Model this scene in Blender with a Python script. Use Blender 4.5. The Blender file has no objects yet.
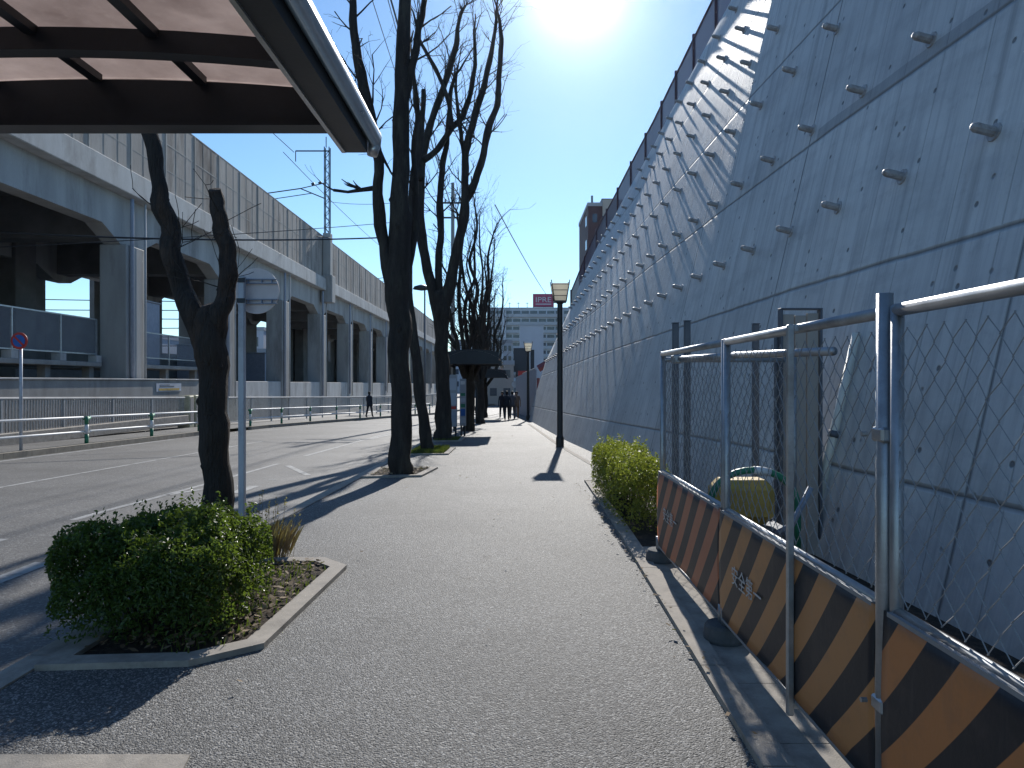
import bpy, bmesh, math, random
from mathutils import Vector, Matrix, noise
R = math.radians
rnd = random.Random(7)
sc = bpy.context.scene
COL = sc.collection
F = 710.0; CH = 1.55; HY = 382.0

def G(y):                                  # the street falls away gently from the camera
    return 0.0 if y < 8 else (-0.02*(y-8) if y < 60 else -1.04)
def P(px, py, Y):                          # a direction seen from the eye, at distance Y
    return Vector(((px-512)/F*Y, Y, CH-(py-HY)/F*Y))

# ------------------------------------------------------------ objects
ORG = {}
class MB:
    def __init__(s): s.v=[]; s.f=[]; s.uv={}; s.mi=[]; s.cur=0
    def face(s, pts, uv=None):
        b=len(s.v); s.v += [tuple(p) for p in pts]; s.f.append(tuple(range(b,b+len(pts)))); s.mi.append(s.cur)
        if uv: s.uv[len(s.f)-1]=uv
    def box(s, x0,y0,z0,x1,y1,z1,c=0.0):
        if x0>x1: x0,x1=x1,x0
        if y0>y1: y0,y1=y1,y0
        if z0>z1: z0,z1=z1,z0
        c=min(c,(x1-x0)*.45,(y1-y0)*.45,(z1-z0)*.45)
        b=len(s.v)
        if c<=0:
            for z in (z0,z1):
                for (x,y) in ((x0,y0),(x1,y0),(x1,y1),(x0,y1)): s.v.append((x,y,z))
            for q in ((0,3,2,1),(4,5,6,7),(0,1,5,4),(1,2,6,5),(2,3,7,6),(3,0,4,7)):
                s.f.append(tuple(b+i for i in q)); s.mi.append(s.cur)
            return
        lv=[(z0,c),(z0+c,0),(z1-c,0),(z1,c)]
        for z,i in lv:
            for (x,y) in ((x0+i,y0+c),(x0+c,y0+i),(x1-c,y0+i),(x1-i,y0+c),(x1-i,y1-c),(x1-c,y1-i),(x0+c,y1-i),(x0+i,y1-c)):
                s.v.append((x,y,z))
        s.f.append(tuple(b+7-i for i in range(8))); s.f.append(tuple(b+24+i for i in range(8))); s.mi += [s.cur]*2
        for l in range(3):
            for i in range(8):
                j=(i+1)%8
                s.f.append((b+l*8+i,b+l*8+j,b+l*8+8+j,b+l*8+8+i)); s.mi.append(s.cur)
    def obox(s, c, ax, ay, az, hx, hy, hz):       # oriented box: centre, unit axes, half sizes
        b=len(s.v); c=Vector(c); ax=Vector(ax)*hx; ay=Vector(ay)*hy; az=Vector(az)*hz
        for k in (-1,1):
            for (i,j) in ((-1,-1),(1,-1),(1,1),(-1,1)): s.v.append(tuple(c+ax*i+ay*j+az*k))
        for q in ((0,3,2,1),(4,5,6,7),(0,1,5,4),(1,2,6,5),(2,3,7,6),(3,0,4,7)):
            s.f.append(tuple(b+i for i in q)); s.mi.append(s.cur)
    def prism(s, poly, z0, z1, zf=None):          # poly (x,y) ccw; zf(y) adds to both
        zf = zf or (lambda y:0)
        n=len(poly); b=len(s.v)
        for z in (z0,z1):
            for (x,y) in poly: s.v.append((x,y,z+zf(y)))
        s.f.append(tuple(b+n-1-i for i in range(n))); s.f.append(tuple(b+n+i for i in range(n))); s.mi+=[s.cur]*2
        for i in range(n):
            j=(i+1)%n; s.f.append((b+i,b+j,b+n+j,b+n+i)); s.mi.append(s.cur)
    def tube(s, pts, rad, n=8, cap=True, wob=0.0, seed=0):
        pts=[Vector(p) for p in pts]
        if not hasattr(rad,'__len__'): rad=[rad]*len(pts)
        b=len(s.v); m=len(pts); up=None
        for i,p in enumerate(pts):
            d=(pts[min(i+1,m-1)]-pts[max(i-1,0)])
            if d.length<1e-7: d=Vector((0,0,1))
            d.normalize()
            if up is None:
                up=Vector((0,0,1)) if abs(d.z)<.9 else Vector((1,0,0))
            a=(up-d*up.dot(d))
            if a.length<1e-4: a=Vector((0,1,0))-d*d.y
            a.normalize(); up=a; c=d.cross(a)
            for k in range(n):
                t=2*math.pi*k/n
                r=rad[i]
                if wob: r*=1+wob*noise.noise(Vector((math.cos(t)*1.7+seed*3.1,math.sin(t)*1.7,p.z*1.4+seed)))
                s.v.append(tuple(p+(a*math.cos(t)+c*math.sin(t))*r))
        for i in range(m-1):
            for k in range(n):
                j=(k+1)%n
                s.f.append((b+i*n+k,b+i*n+j,b+(i+1)*n+j,b+(i+1)*n+k)); s.mi.append(s.cur)
        if cap:
            s.f.append(tuple(b+n-1-k for k in range(n))); s.f.append(tuple(b+(m-1)*n+k for k in range(n))); s.mi+=[s.cur]*2
    def cyl(s, x,y,z0,z1,r,n=14,r2=None):
        s.tube([(x,y,z0),(x,y,z1)],[r,r if r2 is None else r2],n)
    def lathe(s, x,y,prof,n=20):                  # prof [(r,z)...]
        b=len(s.v)
        for r,z in prof:
            for k in range(n):
                t=2*math.pi*k/n; s.v.append((x+r*math.cos(t),y+r*math.sin(t),z))
        for i in range(len(prof)-1):
            for k in range(n):
                j=(k+1)%n; s.f.append((b+i*n+k,b+i*n+j,b+(i+1)*n+j,b+(i+1)*n+k)); s.mi.append(s.cur)
        s.f.append(tuple(b+n-1-k for k in range(n))); s.f.append(tuple(b+(len(prof)-1)*n+k for k in range(n))); s.mi+=[s.cur]*2
    def build(s, name, mat, parent=None, smooth=False, kind=None, weld=False):
        o0=ORG.get(parent.name,Vector((0,0,0))) if parent else Vector((0,0,0))
        me=bpy.data.meshes.new(name)
        me.from_pydata([(x-o0[0],y-o0[1],z-o0[2]) for x,y,z in s.v],[],s.f)
        for m in (mat if isinstance(mat,(list,tuple)) else [mat]): me.materials.append(m)
        if s.uv:
            ul=me.uv_layers.new(name='UVMap')
            for p in me.polygons:
                u=s.uv.get(p.index)
                if u:
                    for li,c in zip(p.loop_indices,u): ul.data[li].uv=c
        for p,m in zip(me.polygons,s.mi): p.material_index=m; p.use_smooth=smooth
        if weld:
            bm=bmesh.new(); bm.from_mesh(me); bmesh.ops.remove_doubles(bm,verts=bm.verts,dist=1e-4); bm.to_mesh(me); bm.free()
        me.update()
        o=bpy.data.objects.new(name,me); COL.objects.link(o)
        if parent: o.parent=parent; ORG[o.name]=o0
        if kind: o['kind']=kind
        return o
def tag(o,label,cat,group=None):
    o['label']=label; o['category']=cat
    if group: o['group']=group
    return o
def thing(name,label,cat,loc=(0,0,0),group=None):
    o=bpy.data.objects.new(name,None); COL.objects.link(o); o.location=loc; o.empty_display_size=.2
    ORG[o.name]=Vector(loc); return tag(o,label,cat,group)
def dup(o,loc,label,rz=None,parent=None):
    c=o.copy(); COL.objects.link(c)
    if parent is None:
        c.location=loc; c['label']=label
        if rz is not None: c.rotation_euler=(0,0,rz)
    else: c.parent=parent
    for ch in o.children: dup(ch,None,None,None,c)
    return c
def dup_child(o,offset):                          # a further part of the same thing
    c=o.copy(); COL.objects.link(c); c.location=Vector(o.location)+Vector(offset); return c

# ------------------------------------------------------------ materials
def NT(name):
    m=bpy.data.materials.new(name); m.use_nodes=True; nt=m.node_tree
    return m,nt,nt.nodes['Principled BSDF']
def nd(nt,t,**k):
    n=nt.nodes.new(t)
    for a,b in k.items():
        if a.startswith('i_'): n.inputs[a[2:].replace('_',' ')].default_value=b
        else: setattr(n,a,b)
    return n
def mth(nt,op,a,b=None,c=None):
    n=nt.nodes.new('ShaderNodeMath'); n.operation=op
    for i,x in enumerate((a,b,c)):
        if x is None: continue
        if isinstance(x,(int,float)): n.inputs[i].default_value=x
        else: nt.links.new(x,n.inputs[i])
    return n.outputs[0]
def mixc(nt,f,a,b,bt='MIX'):
    n=nt.nodes.new('ShaderNodeMix'); n.data_type='RGBA'; n.blend_type=bt
    for i,x in ((0,f),(6,a),(7,b)):
        if isinstance(x,(int,float)): n.inputs[i].default_value=x
        elif isinstance(x,(tuple,list)): n.inputs[i].default_value=(*x[:3],1)
        else: nt.links.new(x,n.inputs[i])
    return n.outputs[2]
def noi(nt,vec,scale,detail=4,rough=.6):
    n=nd(nt,'ShaderNodeTexNoise'); n.inputs['Scale'].default_value=scale; n.inputs['Detail'].default_value=detail; n.inputs['Roughness'].default_value=rough
    if vec is not None: nt.links.new(vec,n.inputs['Vector'])
    return n.outputs['Fac']
def ramp(nt,fac,a,b):
    n=nd(nt,'ShaderNodeMapRange'); n.inputs['From Min'].default_value=a; n.inputs['From Max'].default_value=b; nt.links.new(fac,n.inputs['Value']); return n.outputs[0]
def scl(nt,vec,s):
    n=nd(nt,'ShaderNodeMapping'); n.inputs['Scale'].default_value=s; nt.links.new(vec,n.inputs['Vector']); return n.outputs[0]
def bump(nt,bs,h,strength,dist=.01):
    n=nd(nt,'ShaderNodeBump'); n.inputs['Strength'].default_value=strength; n.inputs['Distance'].default_value=dist
    nt.links.new(h,n.inputs['Height']); nt.links.new(n.outputs[0],bs.inputs['Normal'])
def mat(name,col,rough=.7,metal=0.0,var=.25,scale=6.0,fine=60.0,bs_=.15,stretch=(1,1,1),dirt=None,dirt_amt=.0):
    m,nt,b=NT(name); tc=nd(nt,'ShaderNodeTexCoord').outputs['Object']
    v=scl(nt,tc,stretch)
    n1=noi(nt,v,scale,5); n2=noi(nt,v,fine,3)
    dark=tuple(c*(1-var) for c in col); lite=tuple(min(1,c*(1+var)) for c in col)
    c1=mixc(nt,ramp(nt,n1,.3,.7),dark,lite)
    c2=mixc(nt,mth(nt,'MULTIPLY',n2,var),c1,(0,0,0))
    if dirt:
        n3=noi(nt,v,scale*.6,8,.7); c2=mixc(nt,mth(nt,'MULTIPLY',ramp(nt,n3,.5,.68),dirt_amt),c2,dirt)
    nt.links.new(c2,b.inputs['Base Color'])
    b.inputs['Metallic'].default_value=metal
    nt.links.new(mth(nt,'ADD',mth(nt,'MULTIPLY',n1,.25),rough-.12),b.inputs['Roughness'])
    if bs_: bump(nt,b,mth(nt,'ADD',n1,n2),bs_,.01 if bs_<.9 else .035)
    return m
M={}
M['steel']=mat('galvanised_steel',(.42,.44,.46),.42,.75,.18,9,120,.05,dirt=(.16,.13,.11),dirt_amt=.35)
M['wire']=mat('galvanised_wire',(.30,.31,.32),.6,.3,.1)
M['dark_metal']=mat('dark_navy_metal',(.022,.027,.036),.45,.2,.2,5,60,.05)
M['gutter']=mat('silver_gutter_aluminium',(.55,.56,.57),.3,.8,.1,3,50,.03)
M['black']=mat('black_paint',(.02,.022,.025),.4,.0,.2)
M['bark']=mat('dark_bark',(.042,.035,.03),.9,0,.5,7,40,1.0,(1,1,.25),dirt=(.09,.085,.065),dirt_amt=.6)
M['bark_worn']=mat('pollard_bark_with_peeled_wood',(.042,.034,.029),.9,0,.5,6,35,1.0,(1.6,1.6,.3),dirt=(.16,.09,.055),dirt_amt=.45)
M['conc']=mat('weathered_concrete',(.34,.33,.31),.85,0,.2,1.2,30,.2,(1,1,.35),dirt=(.14,.13,.12),dirt_amt=.5)
M['conc_light']=mat('pale_concrete',(.48,.48,.47),.85,0,.18,1.2,40,.15,(1,1,.4),dirt=(.18,.17,.16),dirt_amt=.6)
M['conc_col']=mat('pillar_concrete',(.40,.40,.39),.85,0,.2,1.0,40,.15,(1,1,.22),dirt=(.15,.145,.14),dirt_amt=.7)
M['parapet']=mat('stained_parapet_concrete',(.36,.335,.31),.9,0,.3,.8,20,.3,(1,1,.2),dirt=(.07,.06,.055),dirt_amt=1.0)
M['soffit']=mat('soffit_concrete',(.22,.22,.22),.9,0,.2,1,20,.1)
M['kerb']=mat('kerb_concrete',(.37,.335,.29),.9,0,.22,8,140,.35,dirt=(.12,.11,.10),dirt_amt=.5)
M['kerbfar']=mat('kerb_concrete_yellow_edge',(.34,.30,.24),.9,0,.25,4,80,.2,dirt=(.12,.11,.10),dirt_amt=.5)
M['soil']=mat('planter_soil',(.07,.052,.038),1,0,.5,14,120,1.0,dirt=(.16,.12,.08),dirt_amt=.6)
M['white']=mat('worn_white_road_paint',(.38,.38,.37),.8,0,.25,9,90,.2,dirt=(.13,.13,.13),dirt_amt=1.0)
M['whitep']=mat('white_paint',(.72,.73,.73),.5,0,.08,4,60,.03,dirt=(.35,.33,.3),dirt_amt=.4)
M['pole']=mat('white_pole_paint',(.50,.53,.58),.45,.1,.1,5,60,.04,(1,1,.6),dirt=(.14,.13,.13),dirt_amt=.5)
M['green']=mat('green_paint',(.03,.22,.12),.45,0,.2)
M['yellow']=mat('faded_yellow_paint',(.55,.36,.08),.5,0,.25,5,50,.05,dirt=(.2,.13,.06),dirt_amt=.6)
M['red']=mat('red_paint',(.5,.04,.03),.5,0,.15)
M['blue']=mat('blue_paint',(.02,.12,.42),.45,0,.1)
M['signgrey']=mat('sign_back_grey',(.74,.66,.63),.6,.0,.08,5,40,.03,dirt=(.52,.46,.44),dirt_amt=.5)
M['pvc']=mat('pale_pvc',(.7,.68,.6),.45,0,.1)
M['maroon']=mat('maroon_fence_metal',(.12,.07,.085),.6,.1,.2)
M['pinsteel']=mat('grey_anchor_steel',(.40,.39,.39),.5,.2,.25,20,120,.1,dirt=(.16,.10,.07),dirt_amt=.5)
M['rubber']=mat('concrete_fence_foot',(.10,.105,.11),.9,0,.25,12,80,.4)
M['mag']=mat('magenta_sign_face',(.30,.025,.09),.5,0,.08)
M['skin']=mat('skin',(.45,.28,.2),.6,0,.05)
M['bluegrey']=mat('blue_grey_sheet',(.30,.34,.42),.6,0,.12)
M['board']=mat('dark_billboard',(.03,.035,.045),.5,0,.1)

def m_asphalt(name,base,lite,scale,bs=.6,patch=.25,crack=True):
    m,nt,b=NT(name); tc=nd(nt,'ShaderNodeTexCoord').outputs['Object']
    v=nd(nt,'ShaderNodeTexVoronoi'); v.inputs['Scale'].default_value=scale; nt.links.new(tc,v.inputs['Vector'])
    sep=nd(nt,'ShaderNodeSeparateColor'); nt.links.new(v.outputs['Color'],sep.inputs[0])
    n1=noi(nt,tc,scale*.5,3,.7); n2=noi(nt,tc,.45,6,.65); n3=noi(nt,tc,7,4)
    stone=ramp(nt,sep.outputs[0],.45,1.0)
    c=mixc(nt,mth(nt,'MULTIPLY',stone,ramp(nt,n1,.35,.6)),base,lite)
    c=mixc(nt,mth(nt,'MULTIPLY',ramp(nt,n2,.42,.62),patch*1.5),c,tuple(x*.45 for x in base))
    c=mixc(nt,mth(nt,'MULTIPLY',ramp(nt,n3,.5,.75),.25),c,tuple(x*1.9 for x in base))
    if crack:
        wv=nd(nt,'ShaderNodeVectorMath'); wv.operation='ADD'; nn=nd(nt,'ShaderNodeTexNoise'); nn.inputs['Scale'].default_value=1.6; nn.inputs['Detail'].default_value=5; nt.links.new(tc,nn.inputs['Vector'])
        ws=nd(nt,'ShaderNodeVectorMath'); ws.operation='SCALE'; ws.inputs['Scale'].default_value=.7; nt.links.new(nn.outputs['Color'],ws.inputs[0])
        nt.links.new(tc,wv.inputs[0]); nt.links.new(ws.outputs[0],wv.inputs[1])
        ve=nd(nt,'ShaderNodeTexVoronoi'); ve.feature='DISTANCE_TO_EDGE'; ve.inputs['Scale'].default_value=.33; nt.links.new(wv.outputs[0],ve.inputs['Vector'])
        cr=mth(nt,'SUBTRACT',1.0,ramp(nt,ve.outputs['Distance'],.0008,.0035)); cr=mth(nt,'MULTIPLY',cr,ramp(nt,noi(nt,tc,.6,3),.48,.56))
        c=mixc(nt,mth(nt,'MULTIPLY',cr,.7),c,(.02,.02,.02))
        # tar patch along a utility trench and gum spots
        vg=nd(nt,'ShaderNodeTexVoronoi'); vg.inputs['Scale'].default_value=1.7; nt.links.new(tc,vg.inputs['Vector'])
        gm=mth(nt,'SUBTRACT',1.0,ramp(nt,vg.outputs['Distance'],.03,.045)); c=mixc(nt,mth(nt,'MULTIPLY',gm,.55),c,(.03,.03,.03))
    nt.links.new(c,b.inputs['Base Color']); b.inputs['Roughness'].default_value=.72
    h=mth(nt,'ADD',mth(nt,'MULTIPLY',v.outputs['Distance'],-1.0),mth(nt,'MULTIPLY',n1,.8))
    bump(nt,b,h,bs,.006)
    return m
M['walk']=m_asphalt('sidewalk_asphalt',(.062,.062,.062),(.42,.415,.40),115,.9)
M['road']=m_asphalt('road_asphalt',(.095,.093,.09),(.27,.265,.255),70,.45,.3)

def m_wall():
    m,nt,b=NT('board_marked_retaining_wall'); uvn=nd(nt,'ShaderNodeUVMap'); uvn.uv_map='UVMap'; uv=uvn.outputs[0]
    sep=nd(nt,'ShaderNodeSeparateXYZ'); nt.links.new(uv,sep.inputs[0]); u,v=sep.outputs[0],sep.outputs[1]
    def line(x,per,off,w):                        # 1 on a joint of width w
        f=mth(nt,'FRACT',mth(nt,'DIVIDE',mth(nt,'SUBTRACT',x,off),per))
        d=mth(nt,'MULTIPLY',mth(nt,'MINIMUM',f,mth(nt,'SUBTRACT',1.0,f)),per)
        return mth(nt,'SUBTRACT',1.0,mth(nt,'MINIMUM',mth(nt,'DIVIDE',d,w),1.0))
    wob=noi(nt,scl(nt,uv,(1,1,1)),2.5,3)
    vv=mth(nt,'ADD',v,mth(nt,'MULTIPLY',mth(nt,'SUBTRACT',wob,.5),.03))
    hseam=line(vv,1.8,-.75,.03); vseam=line(u,3.95,4.63,.022); vfine=line(u,.6,.08,.010)
    str1=noi(nt,scl(nt,uv,(9,.35,1)),1.0,6,.7); str2=noi(nt,scl(nt,uv,(45,1.2,1)),1.0,3,.7)
    blot=noi(nt,scl(nt,uv,(.8,.9,1)),1.0,7,.62); blot2=noi(nt,uv,5.0,6,.7)
    col=mixc(nt,ramp(nt,blot,.3,.7),(.54,.55,.54),(.72,.73,.71))
    col=mixc(nt,mth(nt,'MULTIPLY',ramp(nt,str1,.45,.72),.6),col,(.24,.245,.26))
    col=mixc(nt,mth(nt,'MULTIPLY',ramp(nt,str2,.5,.75),.35),col,(.72,.72,.72))
    col=mixc(nt,mth(nt,'MULTIPLY',ramp(nt,blot2,.55,.75),.35),col,(.24,.24,.25))
    pid=mth(nt,'FLOOR',mth(nt,'DIVIDE',mth(nt,'SUBTRACT',v,-.75),1.8)); pid2=mth(nt,'FLOOR',mth(nt,'DIVIDE',mth(nt,'SUBTRACT',u,4.63),3.95))
    wn=nd(nt,'ShaderNodeTexWhiteNoise'); wn.noise_dimensions='1D'; nt.links.new(mth(nt,'ADD',pid,mth(nt,'MULTIPLY',pid2,7.3)),wn.inputs['W'])
    col=mixc(nt,mth(nt,'MULTIPLY',wn.outputs['Value'],.28),col,(.28,.285,.30))
    drip=mth(nt,'MULTIPLY',ramp(nt,noi(nt,scl(nt,uv,(3.5,.12,1)),1.0,5,.75),.56,.74),.5)
    col=mixc(nt,drip,col,(.17,.165,.16))
    seams=mth(nt,'MAXIMUM',mth(nt,'MULTIPLY',hseam,.8),mth(nt,'MAXIMUM',mth(nt,'MULTIPLY',vseam,.85),mth(nt,'MULTIPLY',vfine,.35)))
    col=mixc(nt,seams,col,(.07,.075,.08))
    bnd=mth(nt,'MULTIPLY',mth(nt,'MULTIPLY',mth(nt,'GREATER_THAN',vv,2.86),mth(nt,'LESS_THAN',vv,3.0)),mth(nt,'LESS_THAN',u,8.4))
    col=mixc(nt,mth(nt,'MULTIPLY',bnd,.45),col,(.16,.165,.18))
    big=noi(nt,scl(nt,uv,(.55,1.6,1)),1.0,8,.68)
    col=mixc(nt,mth(nt,'MULTIPLY',ramp(nt,big,.5,.68),.3),col,(.20,.205,.22))
    # formwork tie holes and blow holes
    fu=mth(nt,'SUBTRACT',mth(nt,'FRACT',mth(nt,'DIVIDE',mth(nt,'SUBTRACT',u,.25),.9)),.5); fv=mth(nt,'SUBTRACT',mth(nt,'FRACT',mth(nt,'DIVIDE',mth(nt,'ADD',v,.2),.6)),.5)
    dd=mth(nt,'SQRT',mth(nt,'ADD',mth(nt,'POWER',mth(nt,'MULTIPLY',fu,.9),2),mth(nt,'POWER',mth(nt,'MULTIPLY',fv,.6),2)))
    hole=mth(nt,'SUBTRACT',1.0,ramp(nt,dd,.016,.026))
    vor=nd(nt,'ShaderNodeTexVoronoi'); vor.inputs['Scale'].default_value=3.2; nt.links.new(uv,vor.inputs['Vector'])
    pit=mth(nt,'SUBTRACT',1.0,ramp(nt,vor.outputs['Distance'],.05,.09))
    hol=mth(nt,'MAXIMUM',hole,mth(nt,'MULTIPLY',pit,.8))
    col=mixc(nt,mth(nt,'MULTIPLY',hol,.75),col,(.05,.055,.06))
    nt.links.new(col,b.inputs['Base Color']); b.inputs['Roughness'].default_value=.62
    h=mth(nt,'ADD',mth(nt,'MULTIPLY',str2,.3),mth(nt,'ADD',mth(nt,'MULTIPLY',str1,.5),mth(nt,'MULTIPLY',blot2,.4)))
    h=mth(nt,'SUBTRACT',h,mth(nt,'ADD',mth(nt,'MULTIPLY',seams,1.2),mth(nt,'MULTIPLY',hol,1.0)))
    bump(nt,b,h,.55,.03)
    return m
M['wall']=m_wall()

def m_stripes(c1,name):
    m,nt,b=NT(name); uvn=nd(nt,'ShaderNodeUVMap'); uvn.uv_map='UVMap'; uv=uvn.outputs[0]
    sep=nd(nt,'ShaderNodeSeparateXYZ'); nt.links.new(uv,sep.inputs[0]); u,v=sep.outputs[0],sep.outputs[1]
    cur=mth(nt,'MULTIPLY',mth(nt,'POWER',v,2),-.35)
    t=mth(nt,'FRACT',mth(nt,'DIVIDE',mth(nt,'ADD',u,mth(nt,'ADD',mth(nt,'MULTIPLY',v,1.15),cur)),.315))
    s=ramp(nt,mth(nt,'ABSOLUTE',mth(nt,'SUBTRACT',t,.5)),.245,.255)
    n=noi(nt,uv,5,6,.7); n2=noi(nt,scl(nt,uv,(25,3,1)),1,4)
    col=mixc(nt,s,(.010,.012,.018),c1)
    col=mixc(nt,mth(nt,'MULTIPLY',ramp(nt,n,.5,.75),.3),col,(.12,.09,.075))
    col=mixc(nt,mth(nt,'MULTIPLY',ramp(nt,n2,.58,.8),.12),col,(.3,.27,.24))
    nt.links.new(col,b.inputs['Base Color']); b.inputs['Roughness'].default_value=.5
    bump(nt,b,n,.15,.02)
    return m
M['stripe_o']=m_stripes((.54,.20,.06),'orange_and_black_striped_board')
M['stripe_y']=m_stripes((.50,.22,.075),'amber_and_black_striped_board')
M['stripe_r']=m_stripes((.46,.15,.07),'red_orange_and_black_striped_board')

def m_leaf(name,c1,c2,tr=.35,ro=.42):
    m,nt,b=NT(name)
    oi=nd(nt,'ShaderNodeNewGeometry')
    col=mixc(nt,oi.outputs['Random Per Island'],c1,c2)
    nt.links.new(col,b.inputs['Base Color']); b.inputs['Roughness'].default_value=ro
    t=nd(nt,'ShaderNodeBsdfTranslucent'); nt.links.new(mixc(nt,.5,col,(.25,.35,.03)),t.inputs['Color'])
    mx=nd(nt,'ShaderNodeMixShader'); mx.inputs[0].default_value=tr
    nt.links.new(b.outputs[0],mx.inputs[1]); nt.links.new(t.outputs[0],mx.inputs[2])
    nt.links.new(mx.outputs[0],nt.nodes['Material Output'].inputs['Surface'])
    return m
M['leaf_l']=m_leaf('dark_glossy_leaf',(.025,.06,.016),(.09,.15,.03),.42)
M['leaf_r']=m_leaf('yellow_green_leaf',(.12,.15,.02),(.36,.33,.06),.45)
M['leaf_dry']=m_leaf('dry_leaf',(.10,.055,.03),(.36,.27,.17),.2,.85)
M['grass']=m_leaf('short_grass',(.06,.10,.02),(.16,.18,.05),.3)
M['drygrass']=m_leaf('dry_grass',(.30,.19,.11),(.55,.40,.26),.45,.8)

def m_poly():
    m,nt,b=NT('smoky_brown_polycarbonate'); tc=nd(nt,'ShaderNodeTexCoord').outputs['Object']
    n=noi(nt,tc,2.2,8,.7); n2=noi(nt,scl(nt,tc,(3,3,3)),12,4)
    col=mixc(nt,ramp(nt,n,.35,.7),(.52,.45,.43),(.80,.72,.69))
    col=mixc(nt,mth(nt,'MULTIPLY',ramp(nt,n2,.55,.7),.3),col,(.75,.7,.67))
    nt.links.new(col,b.inputs['Base Color']); b.inputs['Roughness'].default_value=.3
    t=nd(nt,'ShaderNodeBsdfTranslucent'); nt.links.new(col,t.inputs['Color'])
    mx=nd(nt,'ShaderNodeMixShader'); mx.inputs[0].default_value=.55
    nt.links.new(b.outputs[0],mx.inputs[1]); nt.links.new(t.outputs[0],mx.inputs[2])
    nt.links.new(mx.outputs[0],nt.nodes['Material Output'].inputs['Surface']); return m
M['poly']=m_poly()
def m_lamp():
    m,nt,b=NT('frosted_lamp_glass'); b.inputs['Base Color'].default_value=(.85,.82,.74,1); b.inputs['Roughness'].default_value=.4
    t=nd(nt,'ShaderNodeBsdfTranslucent'); t.inputs['Color'].default_value=(.9,.87,.78,1)
    mx=nd(nt,'ShaderNodeMixShader'); mx.inputs[0].default_value=.85
    nt.links.new(b.outputs[0],mx.inputs[1]); nt.links.new(t.outputs[0],mx.inputs[2])
    nt.links.new(mx.outputs[0],nt.nodes['Material Output'].inputs['Surface']); return m
M['lamp']=m_lamp()
def m_net(name,col,dens):                         # fine expanded-metal sheet, see-through in part
    m,nt,b=NT(name); b.inputs['Base Color'].default_value=(*col,1); b.inputs['Roughness'].default_value=.6
    t=nd(nt,'ShaderNodeBsdfTransparent'); mx=nd(nt,'ShaderNodeMixShader'); mx.inputs[0].default_value=dens
    nt.links.new(t.outputs[0],mx.inputs[1]); nt.links.new(b.outputs[0],mx.inputs[2])
    nt.links.new(mx.outputs[0],nt.nodes['Material Output'].inputs['Surface']); return m
M['net']=m_net('maroon_perforated_sheet',(.13,.085,.11),.93)
M['net2']=m_net('grey_fine_mesh',(.25,.28,.33),.35)
def m_glass(name='window_glass',col=(.05,.07,.10)):
    m,nt,b=NT(name); b.inputs['Base Color'].default_value=(*col,1); b.inputs['Roughness'].default_value=.12; return m
M['glass']=m_glass()
M['b_white']=mat('pale_building_wall',(.46,.50,.56),.8,0,.06,.3,4,.02)
M['b_grey']=mat('grey_building_wall',(.36,.39,.43),.8,0,.08,.3,4,.02)
M['b_brown']=mat('brown_building_wall',(.09,.05,.055),.8,0,.1,.3,4,.02)
M['b_tan']=mat('tan_building_wall',(.40,.36,.32),.8,0,.08,.3,4,.02)
# ------------------------------------------------------------ camera, world, light
cam=bpy.data.cameras.new('camera'); co=bpy.data.objects.new('camera',cam); COL.objects.link(co)
co.location=(0,0,CH); co.rotation_euler=(R(90)-math.atan(2/F),0,0); cam.sensor_width=36; cam.lens=F/1024*36
cam.clip_start=.05; cam.clip_end=6000; sc.camera=co
SUN_EL, SUN_AZ = 29.6, 5.4
w=bpy.data.worlds.new('World'); sc.world=w; w.use_nodes=True
bg=w.node_tree.nodes['Background']; sky=w.node_tree.nodes.new('ShaderNodeTexSky'); sky.sky_type='NISHITA'; sky.sun_disc=False
sky.sun_elevation=R(SUN_EL); sky.sun_rotation=R(SUN_AZ); sky.air_density=1.0; sky.dust_density=.12; sky.ozone_density=2.2
wb=w.node_tree.nodes.new('ShaderNodeMix'); wb.data_type='RGBA'; wb.blend_type='MULTIPLY'; wb.inputs[0].default_value=1.0; wb.inputs[7].default_value=(.80,1.02,1.18,1)
w.node_tree.links.new(sky.outputs[0],wb.inputs[6]); w.node_tree.links.new(wb.outputs[2],bg.inputs[0]); bg.inputs[1].default_value=.105
sun=bpy.data.lights.new('sun','SUN'); so=bpy.data.objects.new('sun',sun); COL.objects.link(so)
sun.energy=4.5; sun.angle=R(.55); sun.color=(1,.955,.89)
sd=Vector((math.sin(R(SUN_AZ))*math.cos(R(SUN_EL)),math.cos(R(SUN_AZ))*math.cos(R(SUN_EL)),math.sin(R(SUN_EL))))
so.rotation_euler=sd.to_track_quat('Z','Y').to_euler(); so.location=sd*50
vs=sc.view_settings; vs.view_transform='Standard'; vs.look='None'; vs.gamma=1; vs.exposure=0.32; vs.use_curve_mapping=False

# ------------------------------------------------------------ ground
def lin(pts,y):
    if y<=pts[0][0]: return pts[0][1]
    for (a,b),(c,d) in zip(pts,pts[1:]):
        if y<=c: return b+(d-b)*(y-a)/(c-a)
    return pts[-1][1]
YS=[-6,-2,1,3,5,8,10,12,14,17,20,24,28,32,36,40,45,50,55,60,70,85,110,150]
KN=-2.72                                          # face of the near kerb
FK=[(0,-12.3),(27,-12.1),(34,-11.6),(40,-10.6),(49,-8.6),(60,-6.0),(80,-2.5),(150,9.5)]   # far kerb, the road bends right
def fk(y): return lin(FK,y)
def nk(y): return KN if y<40 else KN+ (y-40)*.10
XE=[(-6,3.62),(0,3.35),(5,3.11),(8,2.96),(12.5,2.73),(17,2.48),(22,2.26),(29,2.04),(34,1.88),(42,1.62)]
ZT=[(-6,8.4),(15,8.1),(22.6,7.8),(26,7.25),(29,6.6),(32,6.1),(34,5.4),(36,3.9),(39,2.4),(42,1.2)]
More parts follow.
